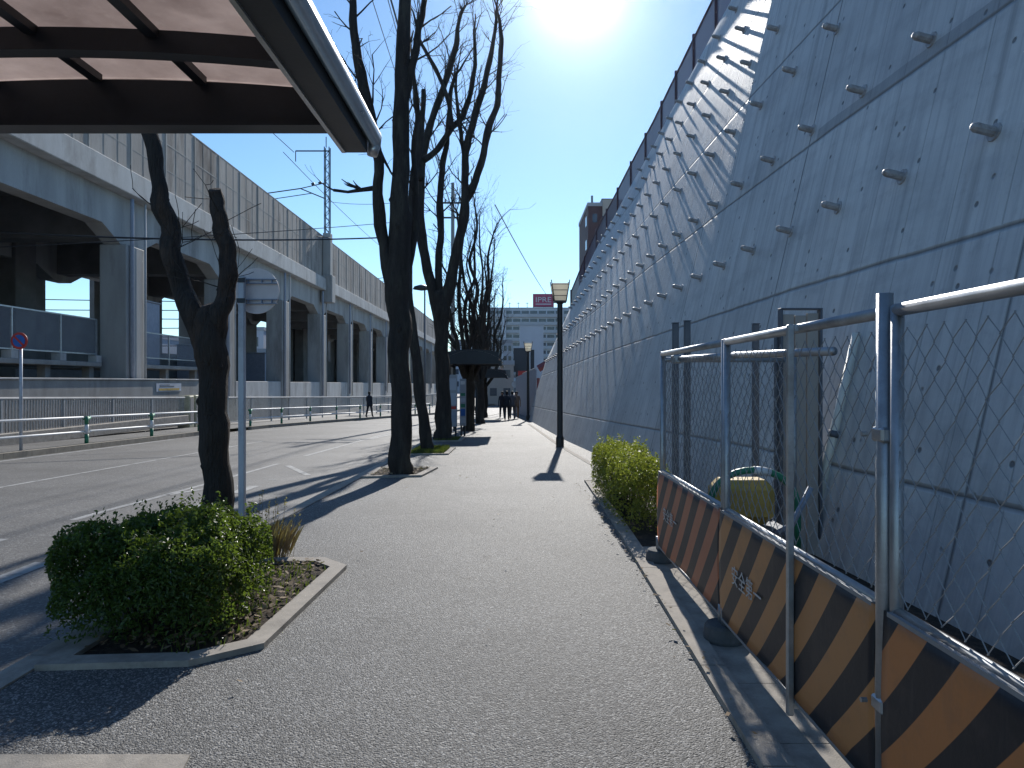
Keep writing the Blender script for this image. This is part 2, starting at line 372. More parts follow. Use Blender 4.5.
def bat(y): return lin([(0,.23),(11.5,.23),(23,.31),(42,.31)],y)
def wx(y,zr): return lin(XE,y)+bat(y)*zr
def strip(name,xa,xb,mat_,dz,ys,kind='structure'):
    mb=MB()
    for a,b in zip(ys,ys[1:]):
        mb.face([(xa(a),a,G(a)+dz),(xb(a),a,G(a)+dz),(xb(b),b,G(b)+dz),(xa(b),b,G(b)+dz)])
    return mb.build(name,mat_,kind=kind)
g=MB(); g.face([(-1500,-400,-1.35),(1500,-400,-1.35),(1500,3000,-1.35),(-1500,3000,-1.35)]); g.build('ground',M['conc'],kind='structure')
strip('sidewalk',lambda y:nk(y)+.15,lambda y:(lin(XE,y)+.3 if y<44 else 4.5),M['walk'],0,YS)
strip('road',lambda y:fk(y)-.1,lambda y:nk(y)+.05,M['road'],-.13,YS)
strip('sidewalk_across_the_road',lambda y:-15.6 if y<34 else min(-11,fk(y)-3.2),lambda y:fk(y)-.14,M['road'],0,YS)
strip('paving_under_viaduct',lambda y:-60,lambda y:-15.5 if y<34 else min(-11,fk(y)-3.15),M['conc'],-.03,YS)
# near kerb, with joints
mb=MB()
y=-6.0
while y<70:
    y2=y+.99; a,b=nk(y),nk(y2)
    mb.prism([(a,y),(a+.15,y),(b+.15,y2),(b,y2)],-.2,.012,G); y+=1.0
mb.build('kerb_beside_road',M['kerb'],kind='structure')
mb=MB(); y=8.0
while y<75:
    if not (28.6<y<31.5):
        y2=y+.99; a,b=fk(y),fk(y2)
        mb.prism([(a-.16,y),(a,y),(b,y2),(b-.16,y2)],-.2,.02,G)
    y+=1.0
mb.build('kerb_across_the_road',M['kerbfar'],kind='structure')
# flush concrete kerb on the right of the sidewalk and the slabs beside it
def kr(y): return .93+.0215*y
mb=MB(); y=-1.2
while y<11.2:
    y2=min(y+.992,11.35)
    mb.prism([(kr(y),y),(kr(y)+.13,y),(kr(y2)+.13,y2),(kr(y2),y2)],-.1,.035,G); y+=1.0
mb.prism([(kr(11.4),11.4),(2.3,11.4),(2.3,11.53),(kr(11.4),11.53)],-.1,.035,G)
for k in range(24):
    y=11.7+k*1.0
    xx=lin(XE,y)-1.05; xx2=lin(XE,y+.99)-1.05
    if xx>.6: mb.prism([(xx,y),(xx+.12,y),(xx2+.12,y+.99),(xx2,y+.99)],-.1,.006,G)
mb.build('kerb_beside_fence',M['kerb'],kind='structure')
mb=MB(); y=-1.2
while y<6.2:
    mb.prism([(kr(y)+.135,y),(1.62,y),(1.62,y+.594),(kr(y+.594)+.135,y+.594)],-.1,.022,G); y+=.6
mb.build('drain_slabs',M['kerb'],kind='structure')
mb=MB()
for a,b in zip([-6,0,4,6.3,8,11.3],[0,4,6.3,8,11.3,11.4]):
    xl=(lambda q:1.625 if q<6.25 else kr(q)+.12)
    mb.face([(1.625 if a<6.2 else kr(a)+.13,a,G(a)+.012),(wx(a,-1.5)+.1,a,G(a)+.012),(wx(b,-1.5)+.1,b,G(b)+.012),(1.625 if b<6.4 else kr(b)+.13,b,G(b)+.012)])
mb.build('soil_strip_at_wall_foot',M['soil'],kind='structure')
# pale paving at the shelter
mb=MB(); mb.prism([(-2.57,1.2),(-1.0,1.2),(-1.33,2.93),(-2.57,2.93)],-.05,.012); mb.build('pale_slab_paving',M['kerb'],kind='structure')
# road markings
mb=MB()
def mark(pts,wd,dash=None):
    for (x0,y0),(x1,y1) in zip(pts,pts[1:]):
        d=Vector((x1-x0,y1-y0,0)); L=d.length; d.normalize(); n=Vector((-d.y,d.x,0))*wd/2
        t=0
        while t<L-.01:
            e=min(L,t+(dash[0] if dash else 2.0)); a=Vector((x0,y0,0))+d*t; b=Vector((x0,y0,0))+d*e
            q=[a-n,b-n,b+n,a+n]; mb.face([(p.x,p.y,G(p.y)-.126) for p in q]); t=e+(dash[1] if dash else 0)
mark([(-5.75,1),(-5.45,7.3),(-5.3,11.5),(-5.25,16)],.10)
mark([(-4.35,5.7),(-4.35,13)],.18,(.9,.9))
mark([(-5.3,10.9),(-4.9,12.0),(-5.25,12.3)],.12)
mark([(-5.25,18),(-5.1,27),(-4.6,40)],.14)
mark([(-8.6,3),(-8.4,24)],.10)
mark([(-5.0,25),(-4.3,38)],.2)
mark([(-11.9,8),(-11.9,25)],.12)
mark([(-4.9,15.5),(-3.9,13.6)],.12)
mark([(-11.2,30),(-8.2,46)],.12)
mb.build('road_markings',M['white'],kind='structure')

# ------------------------------------------------------------ planters
def planter(poly,label,name='tree_planter'):
    cx=sum(p[0] for p in poly)/len(poly); cy=sum(p[1] for p in poly)/len(poly)
    t=thing(name,label,'planter',(cx,cy,G(cy)))
    n=len(poly); k=MB()
    inner=[]
    for i in range(n):
        p0,p1,p2=(Vector((*poly[(i+j)%n],0)) for j in (-1,0,1))
        d1=(p1-p0).normalized(); d2=(p2-p1).normalized(); n1=Vector((-d1.y,d1.x,0)); n2=Vector((-d2.y,d2.x,0))
        b=(n1+n2).normalized(); inner.append(p1+b*(.125/max(.3,b.dot(n1))))
    for i in range(n):
        j=(i+1)%n
        k.prism([poly[i],poly[j],(inner[j].x,inner[j].y),(inner[i].x,inner[i].y)],-.08,.035,G)
    k.build('kerb_edging',M['kerb'],t)
    s=MB(); N=14
    xs=[p.x for p in inner]; ys=[p.y for p in inner]
    # soil as a fan of noisy quads inside the inner outline
    c=Vector((sum(xs)/n,sum(ys)/n,0)); rings=8
    ring=[]
    M2=[]
    for i in range(n):
        for q in range(6): M2.append(inner[i].lerp(inner[(i+1)%n],q/6))
    def pt(a,f):
        p=c.lerp(a,f); return (p.x,p.y,G(p.y)+.008+.03*(1-f)+.02*noise.noise(Vector((p.x*6,p.y*6,0)))*(1-f))
    for r in range(rings):
        for i in range(len(M2)):
            j=(i+1)%len(M2); f0,f1=r/rings,(r+1)/rings
            if r==0: s.face([pt(M2[i],f1),pt(M2[j],f1),pt(M2[j],0)])
            else: s.face([pt(M2[i],f0),pt(M2[i],f1),pt(M2[j],f1),pt(M2[j],f0)])
    s.build('soil',M['soil'],t,smooth=True)
    return inner
def inside(poly,x,y):
    c=False; n=len(poly)
    for i in range(n):
        x1,y1=poly[i][0],poly[i][1]; x2,y2=poly[i-1][0],poly[i-1][1]
        if (y1>y)!=(y2>y) and x<(x2-x1)*(y-y1)/(y2-y1)+x1: c=not c
    return c
pl0=planter([(-2.56,3.80),(-1.76,3.86),(-1.44,4.12),(-1.37,5.88),(-1.62,6.14),(-2.56,6.14)],'concrete edged planter bed under the near pruned tree and shrub')
pl1=planter([(-2.56,12.0),(-1.55,12.2),(-1.42,13.6),(-2.56,13.6)],'small concrete edged bed at the foot of the tall straight trunk')
pl2=planter([(-2.56,16.6),(-1.5,16.8),(-1.5,18.9),(-2.56,18.9)],'concrete edged grassy bed around the leaning trunk')
pl3=planter([(-2.56,21.6),(-1.55,21.8),(-1.55,23.4),(-2.56,23.4)],'concrete edged bed under the V-forked tree before the far shelter')
def leafquad(mb,c,size,rn,up=.3,asp=.5):
    a=Vector((rn.gauss(0,1),rn.gauss(0,1),rn.gauss(0,1))).normalized(); b=a.cross(Vector((rn.gauss(0,1),rn.gauss(0,1),rn.gauss(0,1)))).normalized()
    nrm=a.cross(b)
    L=size*rn.uniform(.7,1.3); W=L*asp
    c=Vector(c); mid=nrm*L*.12
    mb.face([c-a*L*.5,c-mid+b*W*.5,c+a*L*.5]); mb.face([c-a*L*.5,c+a*L*.5,c-mid-b*W*.5])
def litter(poly,n,name,m,size,kind,rn,flat=True,lim=None):
    mb=MB(); xs=[p[0] for p in poly]; ys=[p[1] for p in poly]; k=0
    while k<n:
        x=rn.uniform(min(xs),max(xs)); y=rn.uniform(min(ys),max(ys))
        if not inside(poly,x,y) or (lim and not lim(x,y)): continue
        k+=1
        th=rn.uniform(0,6.28); L=size*rn.uniform(.4,1.3); z=G(y)+.045+rn.uniform(0,.02)
        a=Vector((math.cos(th),math.sin(th),rn.uniform(-.5,.5)))*L*.5; b=Vector((-math.sin(th),math.cos(th),rn.uniform(-.5,.5)))*L*.3
        c=Vector((x,y,z)); mb.face([c-a,c+b,c+a,c-b])
    o=mb.build(name,m,kind=kind); return o
rn=random.Random(3)
litter([(p.x,p.y) for p in pl0],900,'fallen_leaves',M['leaf_dry'],.05,'stuff',rn)
litter([(p.x,p.y) for p in pl1],250,'fallen_leaves',M['leaf_dry'],.06,'stuff',rn)
litter([(-2.5,0.5),(1.0,0.5),(1.1,30),(-1.2,30)],60,'scattered_leaves',M['leaf_dry'],.035,'stuff',rn)
litter([(kr(4)-.06,2.5),(kr(4)+.05,2.5),(kr(6),11),(kr(6)-.12,11)],90,'scattered_leaves',M['leaf_dry'],.035,'stuff',rn)
def tufts(poly,n,h,name,m,rn):
    mb=MB(); xs=[p[0] for p in poly]; ys=[p[1] for p in poly]; k=0
    while k<n:
        x=rn.uniform(min(xs),max(xs)); y=rn.uniform(min(ys),max(ys))
        if not inside(poly,x,y): continue
        k+=1
        hh=h*rn.uniform(.5,1.2); th=rn.uniform(0,6.28); lean=Vector((math.cos(th),math.sin(th),0))*hh*rn.uniform(.1,.6)
        b=Vector((x,y,G(y)+.02)); s_=Vector((-math.sin(th),math.cos(th),0))*.006
        mb.face([b-s_,b+s_,b+lean*.5+Vector((0,0,hh*.65))+s_*.7,b+lean+Vector((0,0,hh)),b+lean*.5+Vector((0,0,hh*.65))-s_*.7])
    return mb.build(name,m,kind='stuff')
tufts([(p.x,p.y) for p in pl2],2600,.10,'grass',M['grass'],rn)
tufts([(p.x,p.y) for p in pl3],900,.08,'grass',M['grass'],rn)
tufts([(-2.0,3.95),(-1.6,3.98),(-1.5,5.8),(-2.2,6)],350,.06,'grass',M['grass'],rn)

# dry plume grass at the pole foot
t=thing('dry_grass_clump','tuft of dry reddish brown grass beside the round sign pole','plant',(-2.12,6.35,0))
mb=MB()
for i in range(420):
    th=rn.uniform(0,6.28); r=rn.uniform(0,.16); b=Vector((-2.22+r*math.cos(th)*1.6,6.25+r*math.sin(th),0)); hh=rn.uniform(.10,.36)
    ln=Vector((math.cos(th),math.sin(th),0))*hh*rn.uniform(.05,.5); s_=Vector((-math.sin(th),math.cos(th),0))*.004
    mb.face([b-s_,b+s_,b+ln*.4+Vector((0,0,hh*.6))+s_,b+ln+Vector((0,0,hh)),b+ln*.4+Vector((0,0,hh*.6))-s_])
mb.build('blades',M['drygrass'],t)
mb=MB()
for i in range(26):
    th=rn.uniform(0,6.28); r=rn.uniform(.03,.22); b=Vector((-2.2+r*math.cos(th)*1.5,6.25+r*math.sin(th),0)); hh=rn.uniform(.3,.55)
    tp=b+Vector((math.cos(th)*.06,math.sin(th)*.06,hh)); mb.tube([b,tp],[.002,.0015],3)
    for q in range(9): leafquad(mb,tp+Vector((rn.gauss(0,.006),rn.gauss(0,.006),rn.uniform(-.07,.03))),.022,rn)
mb.build('seed_heads',M['drygrass'],t)

# ------------------------------------------------------------ shrubs
def shrub(name,label,cx,cy,hx,hy,h,m,n,size,seed,twigs=60,shoots=30):
    rn=random.Random(seed); t=thing(name,label,'shrub',(cx,cy,G(cy)))
    mb=MB(); k=0
    def shape(x,y):                                # top height over the footprint
        e=max(0,1-((abs(x)/hx)**6+(abs(y)/hy)**6))
        return h*(.86+.16*noise.noise(Vector((x*2.2+seed,y*2.2,0))) +.07*noise.noise(Vector((x*7,y*7,seed))))*(e**.16)
    while k<n:
        x=rn.uniform(-hx,hx)*1.05; y=rn.uniform(-hy,hy)*1.05
        tp=shape(x,y)
        if tp<=.05: continue
        z=tp*(1-abs(rn.gauss(0,.42)));
        edge=max(abs(x)/hx,abs(y)/hy)
        if z<.04 or (edge<.6 and z<tp*.75 and rn.random()<.75): continue
        bul=1+.10*noise.noise(Vector((x*3,y*3,z*4+seed)))
        if noise.noise(Vector((x*4.5+9,y*4.5,z*4.5+seed)))>.28: continue
        leafquad(mb,(cx+x*bul,cy+y*bul,G(cy)+z),size,rn,asp=.5); k+=1
    for s_ in range(shoots):
        x=rn.uniform(-hx,hx)*.9; y=rn.uniform(-hy,hy)*.9; tp=shape(x,y); L=rn.uniform(.04,.13)
        for q in range(9): leafquad(mb,(cx+x+rn.gauss(0,.012),cy+y+rn.gauss(0,.012),G(cy)+tp+L*q/9),size,rn)
    mb.build('foliage',m,t)
    mb=MB()
    for i in range(twigs):
        x=rn.uniform(-hx,hx)*.75; y=rn.uniform(-hy,hy)*.75; tp=max(.15,shape(x,y)*.85)
        mb.tube([(cx+x*.6,cy+y*.6,G(cy)-.02),(cx+x*.8+rn.gauss(0,.03),cy+y*.8,G(cy)+tp*.5),(cx+x,cy+y,G(cy)+tp)],[.008,.005,.002],4)
    mb.build('stems',M['bark'],t)
shrub('evergreen_shrub','dark green box shaped shrub in the planter bed in front of the forked pruned tree',-2.22,4.58,.54,.54,.76,M['leaf_l'],34000,.032,11,90,70)
shrub('evergreen_shrub','yellow green rounded hedge bush at the end of the construction fence',1.40,8.70,.29,1.60,.86,M['leaf_r'],20000,.034,21,80,110)
# ------------------------------------------------------------ retaining wall
wall=thing('retaining_wall','tall leaning concrete retaining wall studded with anchor pins along the sidewalk','wall',(3,10,0))
def ztop(y): return lin(ZT,y)
def wp(y,v,off=0.0):                              # point on the face: v = height over eye level + G
    zr=v+G(y)
    sl=(lin(XE,y+.5)-lin(XE,y-.5)); nrm=Vector((-1,sl,bat(y))).normalized()
    return Vector((wx(y,zr),y,CH+zr))+nrm*off, nrm
ys=[-6+i*.5 for i in range(97)]
vs_=[-1.75,-1.2,-.75,0,1.05,1.95,2.85,3.75,4.65,5.55,6.45,7.2,7.9,8.6]
def vtop(y): return ztop(y)-G(y)
mb=MB()
for a,b in zip(ys,ys[1:]):
    for c,d in zip(vs_,vs_[1:]):
        ta,tb=vtop(a),vtop(b)
        if c>=max(ta,tb): continue
        q=[(b,min(c,tb)),(a,min(c,ta)),(a,min(d,ta)),(b,min(d,tb))]
        mb.face([wp(*p)[0] for p in q],[(p[0],p[1]) for p in q])
    p0=wp(a,vtop(a))[0]; p1=wp(b,vtop(b))[0]
    mb.face([p1,p0,p0+Vector((.45,0,0)),p1+Vector((.45,0,0))],[(0,0)]*4)
mb.build('wall_face',M['wall'],wall,smooth=True,weld=True)
mb=MB()
for a,b in zip(ys,ys[1:]):
    p0=wp(a,vtop(a))[0]+Vector((.45,0,-.02)); p1=wp(b,vtop(b))[0]+Vector((.45,0,-.02))
    mb.face([p1,p0,p0+Vector((14,0,-.3)),p1+Vector((14,0,-.3))])
    mb.face([p0+Vector((14,0,-.3)),p1+Vector((14,0,-.3)),Vector((p1.x+14,b,-1)),Vector((p0.x+14,a,-1))])
mb.build('embankment',M['conc'],kind='structure')
mb=MB(); p=wp(42,-2)[0]; q=wp(42,vtop(42))[0]
mb.face([(p.x,42.0,-2),(q.x,42.0,q.z),(q.x+14,42.0,q.z),(q.x+14,42.0,-2)]); mb.build('end_face',M['conc'],wall)
# pins
def pin(mb,y,v):
    p,n=wp(y,v)
    r=.038; L=.18
    mb.tube([p-n*.02,p+n*(L-.03),p+n*L,p+n*(L+.004)],[r,r,r*.62,r*.3],10)
    mb.tube([p-n*.012,p+n*.014],[.075,.068],10)
rows=[1.82,3.05,4.25,5.42,6.55,7.55]
allp=[]
for ri,v in enumerate(rows):
    y=-4.9
    while y<41.5:
        yy=y+(.0 if ri%2==0 else .04)
        if v<vtop(yy)-.15:
            p,_=wp(yy,v)
            if p.y>.5:
                sx=512+F*p.x/p.y; sy=HY-F*(p.z-CH)/p.y
                vis=(-20<sx<1050 and -40<sy<768)
            else: vis=False
            allp.append((0 if vis else 1,yy,v))
        y+=1.12
allp.sort()
for i,(s_,y,v) in enumerate(allp[:100]):
    mb=MB(); pin(mb,y,v); mb.build('anchor_pin',M['pinsteel'],wall,smooth=False)
mb=MB()
for (s_,y,v) in allp[100:]:
    if not s_ or y>-1: pin(mb,y,v)
mb.build('anchor_pins',M['pinsteel'],wall,kind='stuff')
# fence on the wall top
wf=thing('wall_top_fence','maroon perforated fence with posts along the top of the retaining wall','fence',(5,10,9))
mb=MB(); mb2=MB()
H=1.0
ys2=[-5.5+2*i for i in range(22)]
def tp(y): return wp(y,vtop(y))[0]+Vector((.10,0,0))
for a,b in zip(ys2,ys2[1:]):
    n=2
    for k in range(n):
        c=a+(b-a)*k/n; d=a+(b-a)*(k+1)/n; p0,p1=tp(c),tp(d)
        mb.face([p0+Vector((0,0,.04)),p1+Vector((0,0,.04)),p1+Vector((0,0,H-.05)),p0+Vector((0,0,H-.05))])
        mb2.tube([p0+Vector((0,0,H-.03)),p1+Vector((0,0,H-.03))],.03,6)
        mb2.tube([p0+Vector((0,0,.06)),p1+Vector((0,0,.06))],.025,6)
mb.build('mesh_sheet',M['net'],wf); mb2.build('rail',M['maroon'],wf)
for a in ys2:
    p=tp(a); mb=MB(); mb.box(p.x-.04,p.y-.04,p.z-.02,p.x+.04,p.y+.04,p.z+H+.09,.01); mb.build('post',M['maroon'],wf)

# ------------------------------------------------------------ construction fence
PL=1.80
M['letter']=mat('worn_white_lettering',(.6,.58,.56),.6,0,.2,14,60,.05,dirt=(.3,.26,.24),dirt_amt=.6)
def chainlink(mb,L,z0,z1,cw=.095,ch=.112,r=.0021,x=0.0):
    rn=random.Random(int(L*100))
    nw=int(2*L/cw); rows=int((z1-z0)/(ch/2))
    def pt(i,j):                                  # node grid (diamond corners)
        return Vector((x+rn2(i,j,0)*.006,max(.02,min(L-.02,i*cw/2+rn2(i,j,1)*.010)),min(z1,z0+j*ch/2)+rn2(i,j,2)*.008))
    def rn2(i,j,k): return noise.noise(Vector((i*1.7+k*9.1,j*1.3,k*3.3)))
    for w_ in range(nw):
        pts=[]
        for j in range(rows+1):
            pts.append(pt(w_+(j+w_)%2,j)+Vector((.002*(-1)**(w_+j),0,0)))
        mb.tube(pts,r,4,cap=False)
def fence_panel(loc,label,L=PL,stripes='stripe_o',mid=True,text=True):
    # local frame: y along the fence, x = 0 is the plane of the mesh
    t=thing('construction_fence_panel',label,'fence panel',loc,'construction fence panels along the kerb')
    X,Y,Z=loc
    for yy in (.025,L-.025):
        mb=MB(); mb.tube([(X,Y+yy,Z+.06),(X,Y+yy,Z+1.80)],.0215,12); mb.tube([(X,Y+yy,Z+1.80),(X,Y+yy,Z+1.805)],[.0215,.015],12)
        mb.build('post',M['steel'],t,smooth=True)
    if mid:
        mb=MB(); mb.box(X-.066,Y+L*.385-.014,Z+.10,X-.038,Y+L*.385+.014,Z+1.80,.004); mb.box(X-.040,Y+L*.385-.01,Z+1.77,X-.015,Y+L*.385+.01,Z+1.80); mb.box(X-.040,Y+L*.385-.01,Z+.13,X-.015,Y+L*.385+.01,Z+.16); mb.build('middle_post',M['steel'],t)
    for zz,rr,nm in ((1.785,.0215,'top_rail'),(.80,.017,'middle_rail'),(.145,.0215,'bottom_rail')):
        mb=MB(); mb.tube([(X,Y+.03,Z+zz),(X,Y+L-.03,Z+zz)],rr,12); mb.build(nm,M['steel'],t,smooth=True)
    mb=MB(); chainlink(mb,L,.83,1.77)
    mb.v=[(a+X,b+Y,c+Z) for a,b,c in mb.v]; mb.build('wire_mesh',M['wire'],t)
    # board, gently buckled
    mb=MB(); nu,nv=40,10
    def bp(i,j):
        u=i/nu*L; v=j/nv*.63
        return (X-.028+.006*noise.noise(Vector((u*1.6+Y,v*1.5,1)))-(.008*math.sin(j/nv*math.pi)),Y+u,Z+.165+v-(.012*math.sin(u/L*math.pi*3) if j==0 else 0))
    for i in range(nu):
        for j in range(nv):
            q=[(i+1,j),(i,j),(i,j+1),(i+1,j+1)]
            mb.face([bp(*p) for p in q],[(p[0]/nu*L,p[1]/nv*.63) for p in q])
    bd=mb.build('striped_board',M[stripes],t,smooth=True,weld=True)
    sm=bd.modifiers.new('thickness','SOLIDIFY'); sm.thickness=.004; sm.offset=1
    mb=MB()                                       # board edging and wire loops
    mb.box(X-.035,Y+.03,Z+.785,X-.018,Y+L-.03,Z+.800); mb.box(X-.035,Y+.03,Z+.155,X-.018,Y+L-.03,Z+.168)
    mb.build('board_edging',M['wire'],t)
    if text:
        cu=bpy.data.curves.new('lettering','FONT'); cu.body='安全第一'; cu.size=.115; cu.extrude=.0008; cu.space_character=1.05
        to=bpy.data.objects.new('tmp',cu); COL.objects.link(to); bpy.context.view_layer.update()
        me=bpy.data.meshes.new_from_object(to.evaluated_get(bpy.context.evaluated_depsgraph_get())); bpy.data.objects.remove(to)
        xs=[v.co.x for v in me.vertices]; wd=max(xs)-min(xs)
        for v in me.vertices:                     # text x runs toward the camera (-y), up is z, face is -x
            v.co=Vector((-.0465-v.co.z*1.0,L*.5+.40-(v.co.x-min(xs)-wd/2),.165+.32+v.co.y-.04))
        me.materials.clear(); me.materials.append(M['letter'])
        o=bpy.data.objects.new('lettering',me); COL.objects.link(o); o.parent=t
    return t
fence_panel((1.272,4.225,G(5)),'fence panel farthest along the kerb, red and black striped board reading 安全第一',stripes='stripe_r',mid=False)
fence_panel((1.262,2.395,0),'middle fence panel with amber and black striped board reading 安全第一, between two round feet',stripes='stripe_y')
fence_panel((1.258,.545,0),'nearest fence panel at the right edge with orange and black striped board',stripes='stripe_o',text=False)
# round feet and double clamps at joints
def foot(x,y,label):
    t=thing('fence_foot',label,'fence foot',(x,y,G(y)+.022),'round concrete feet of the construction fence'); z=G(y)+.022
    mb=MB(); mb.lathe(x,y,[(.115,z),(.12,z+.02),(.112,z+.085),(.10,z+.10),(.05,z+.102)],24); mb.build('concrete_block',M['rubber'],t,smooth=False)
    mb=MB(); mb.cyl(x,y-.03,z+.09,z+.20,.027,12); mb.cyl(x,y+.03,z+.09,z+.20,.027,12); mb.build('socket',M['steel'],t,smooth=True)
foot(1.255,4.20,'round grey concrete foot at the joint of the middle and farthest fence panels')
foot(1.262,6.06,'round grey concrete foot at the far end corner of the construction fence')
foot(1.25,2.37,'round grey concrete foot below the thick double post')
t=thing('scaffold_pole','thick dark steel pole standing against the joint of the nearest fence panels','pole',(1.262,2.37,0))
mb=MB(); mb.tube([(1.243,2.368,.10),(1.243,2.368,1.845)],.0265,14); mb.build('tube',M['steel'],t,smooth=True)
for z in (.45,1.35):
    mb=MB(); mb.box(1.214,2.33,z,1.285,2.405,z+.05,.008); mb.tube([(1.20,2.40,z+.025),(1.18,2.40,z+.025)],.009,6); mb.build('clamp',M['steel'],t)
# return fence at the far end (runs to the wall)
t=thing('return_fence_panel','fence panel closing the far end of the enclosure towards the wall','fence panel',(1.29,6.08,0))
for x in (1.30,2.42):
    mb=MB(); mb.tube([(x,6.09,.03),(x,6.09,1.78)],.0215,12); mb.build('post',M['steel'],t,smooth=True)
for z in (1.74,.15):
    mb=MB(); mb.tube([(1.30,6.09,z),(2.42,6.09,z)],.0215,12); mb.build('rail',M['steel'],t,smooth=True)
mb=MB(); chainlink(mb,1.10,.17,1.72); mb.v=[(1.31+b,6.09+a,c) for a,b,c in mb.v]; mb.build('wire_mesh',M['wire'],t)
# scaffold pipe laid across with clamps
t=thing('scaffold_pipe','horizontal scaffold pipe clamped behind the top rail of the fence','pipe',(1.3,5.9,1.7))
mb=MB(); mb.tube([(1.34,5.8,1.735),(1.62,5.2,1.745)],.024,12); mb.tube([(1.34,5.78,1.735),(1.40,5.95,1.735)],.02,10); mb.tube([(1.62,5.2,1.745),(1.72,3.8,1.715)],.0243,12); mb.build('tube',M['steel'],t,smooth=True)
for (x,y) in ((1.34,5.78),(1.6,5.25)):
    mb=MB(); mb.box(x-.04,y-.04,1.70,x+.04,y+.04,1.77,.01); mb.tube([(x-.02,y-.07,1.735),(x-.02,y+.07,1.735)],.012,6); mb.build('clamp',M['steel'],t)
# tall steel posts
def spost(x,y,h,label,wd=.055):
    t=thing('steel_post',label,'post',(x,y,0),'dark square steel posts behind the fence')
    mb=MB(); mb.box(x-wd/2,y-wd/2,.012,x+wd/2,y+wd/2,h,.006); mb.build('upright',M['dark_steel'],t)
    mb=MB(); mb.box(x-.08,y-.08,.012,x+.08,y+.08,.03,.004); mb.build('base_plate',M['dark_steel'],t)
    mb=MB(); mb.box(x-wd/2-.004,y-wd/2-.004,h,x+wd/2+.004,y+wd/2+.004,h+.006); mb.build('cap',M['dark_steel'],t)
M['dark_steel']=mat('dark_galvanised_steel',(.14,.155,.18),.6,.4,.15,8,80,.05)
spost(1.53,6.65,2.10,'dark square steel post left of a matching pair behind the far fence panel')
spost(1.64,6.65,2.12,'dark square steel post right of a matching pair behind the far fence panel')
spost(2.23,6.50,2.08,'lone dark steel post just left of the pale upright boards')
spost(2.36,6.35,1.98,'slim dark steel post touching the pale upright boards',.03)
t=thing('upright_boards','pale weathered upright boards in a thin steel frame behind the fence','board',(2.5,6.3,0))
for i,(x,h) in enumerate(((2.45,2.15),(2.56,2.14),(2.67,2.16))):
    mb=MB(); mb.box(x-.05,6.29+.004*i,.02,x+.05,6.33+.004*i,h,.004); mb.build('plank',M['b_tan'],t)
mb=MB(); mb.box(2.375,6.27,.02,2.395,6.35,2.19,.003); mb.box(2.725,6.27,.02,2.745,6.35,2.19,.003); mb.box(2.375,6.27,2.19,2.745,6.35,2.205,.003); mb.build('frame',M['dark_steel'],t)
# pvc pipe leaning on the wall
t=thing('drain_pipe','pale cream plastic pipe leaning on the concrete wall behind the fence','pipe',(2.9,6.4,0))
mb=MB(); p0,n0=wp(6.35,-1.45,.06); p1,_=wp(6.35,.42,.06); mb.tube([p0,p1],.038,12); mb.build('tube',M['pvc'],t,smooth=True)
mb=MB(); a=p0.lerp(p1,.52); d=(p1-p0).normalized(); mb.tube([a-d*.03,a+d*.03],.046,12); mb.build('collar',M['dark_steel'],t,smooth=True)
# site cart with yellow tank and green hoop
t=thing('site_cart','yellow tank on a steel cart under a green hoop handle with white tape','cart',(1.85,5.5,0))
cx,cy=1.81,5.52
mb=MB(); mb.box(cx-.26,cy-.16,.46,cx+.20,cy+.16,.80,.07); mb.build('tank',M['yellow'],t,smooth=False)
mb=MB()
pts=[]
for i in range(17):
    a=math.pi*i/16; pts.append((cx+.33*-math.cos(a)*1.0,cy-.2,.58+.31*math.sin(a)**.8))
mb.tube([(cx-.33,cy-.2,.25)]+pts+[(cx+.33,cy-.2,.25)],.026,10); mb.build('hoop_handle',M['green'],t,smooth=True)
mb=MB(); mb.tube([pts[8],pts[9],pts[10]],.030,10); mb.build('tape',M['whitep'],t,smooth=True)
mb=MB()
for x in (-.26,.24):
    mb.box(cx+x,cy-.18,.06,cx+x+.03,cy-.15,.46); mb.box(cx+x,cy+.15,.06,cx+x+.03,cy+.18,.46)
mb.box(cx-.28,cy-.19,.40,cx+.28,cy+.19,.44); mb.box(cx-.28,cy-.19,.18,cx+.28,cy+.19,.20); mb.build('frame',M['dark_steel'],t)
for s_ in (-1,1):
    mb=MB(); mb.tube([(cx+s_*.30-.02,cy,.10),(cx+s_*.30+.02,cy,.10)],.09,16); mb.build('wheel',M['black'],t,smooth=False)
mb=MB(); mb.tube([(cx+.15,cy-.25,.42),(cx+.25,cy-.3,.5),(cx+.38,cy-.32,.78)],.022,8); mb.build('pull_handle',M['bluegrey'],t,smooth=True)

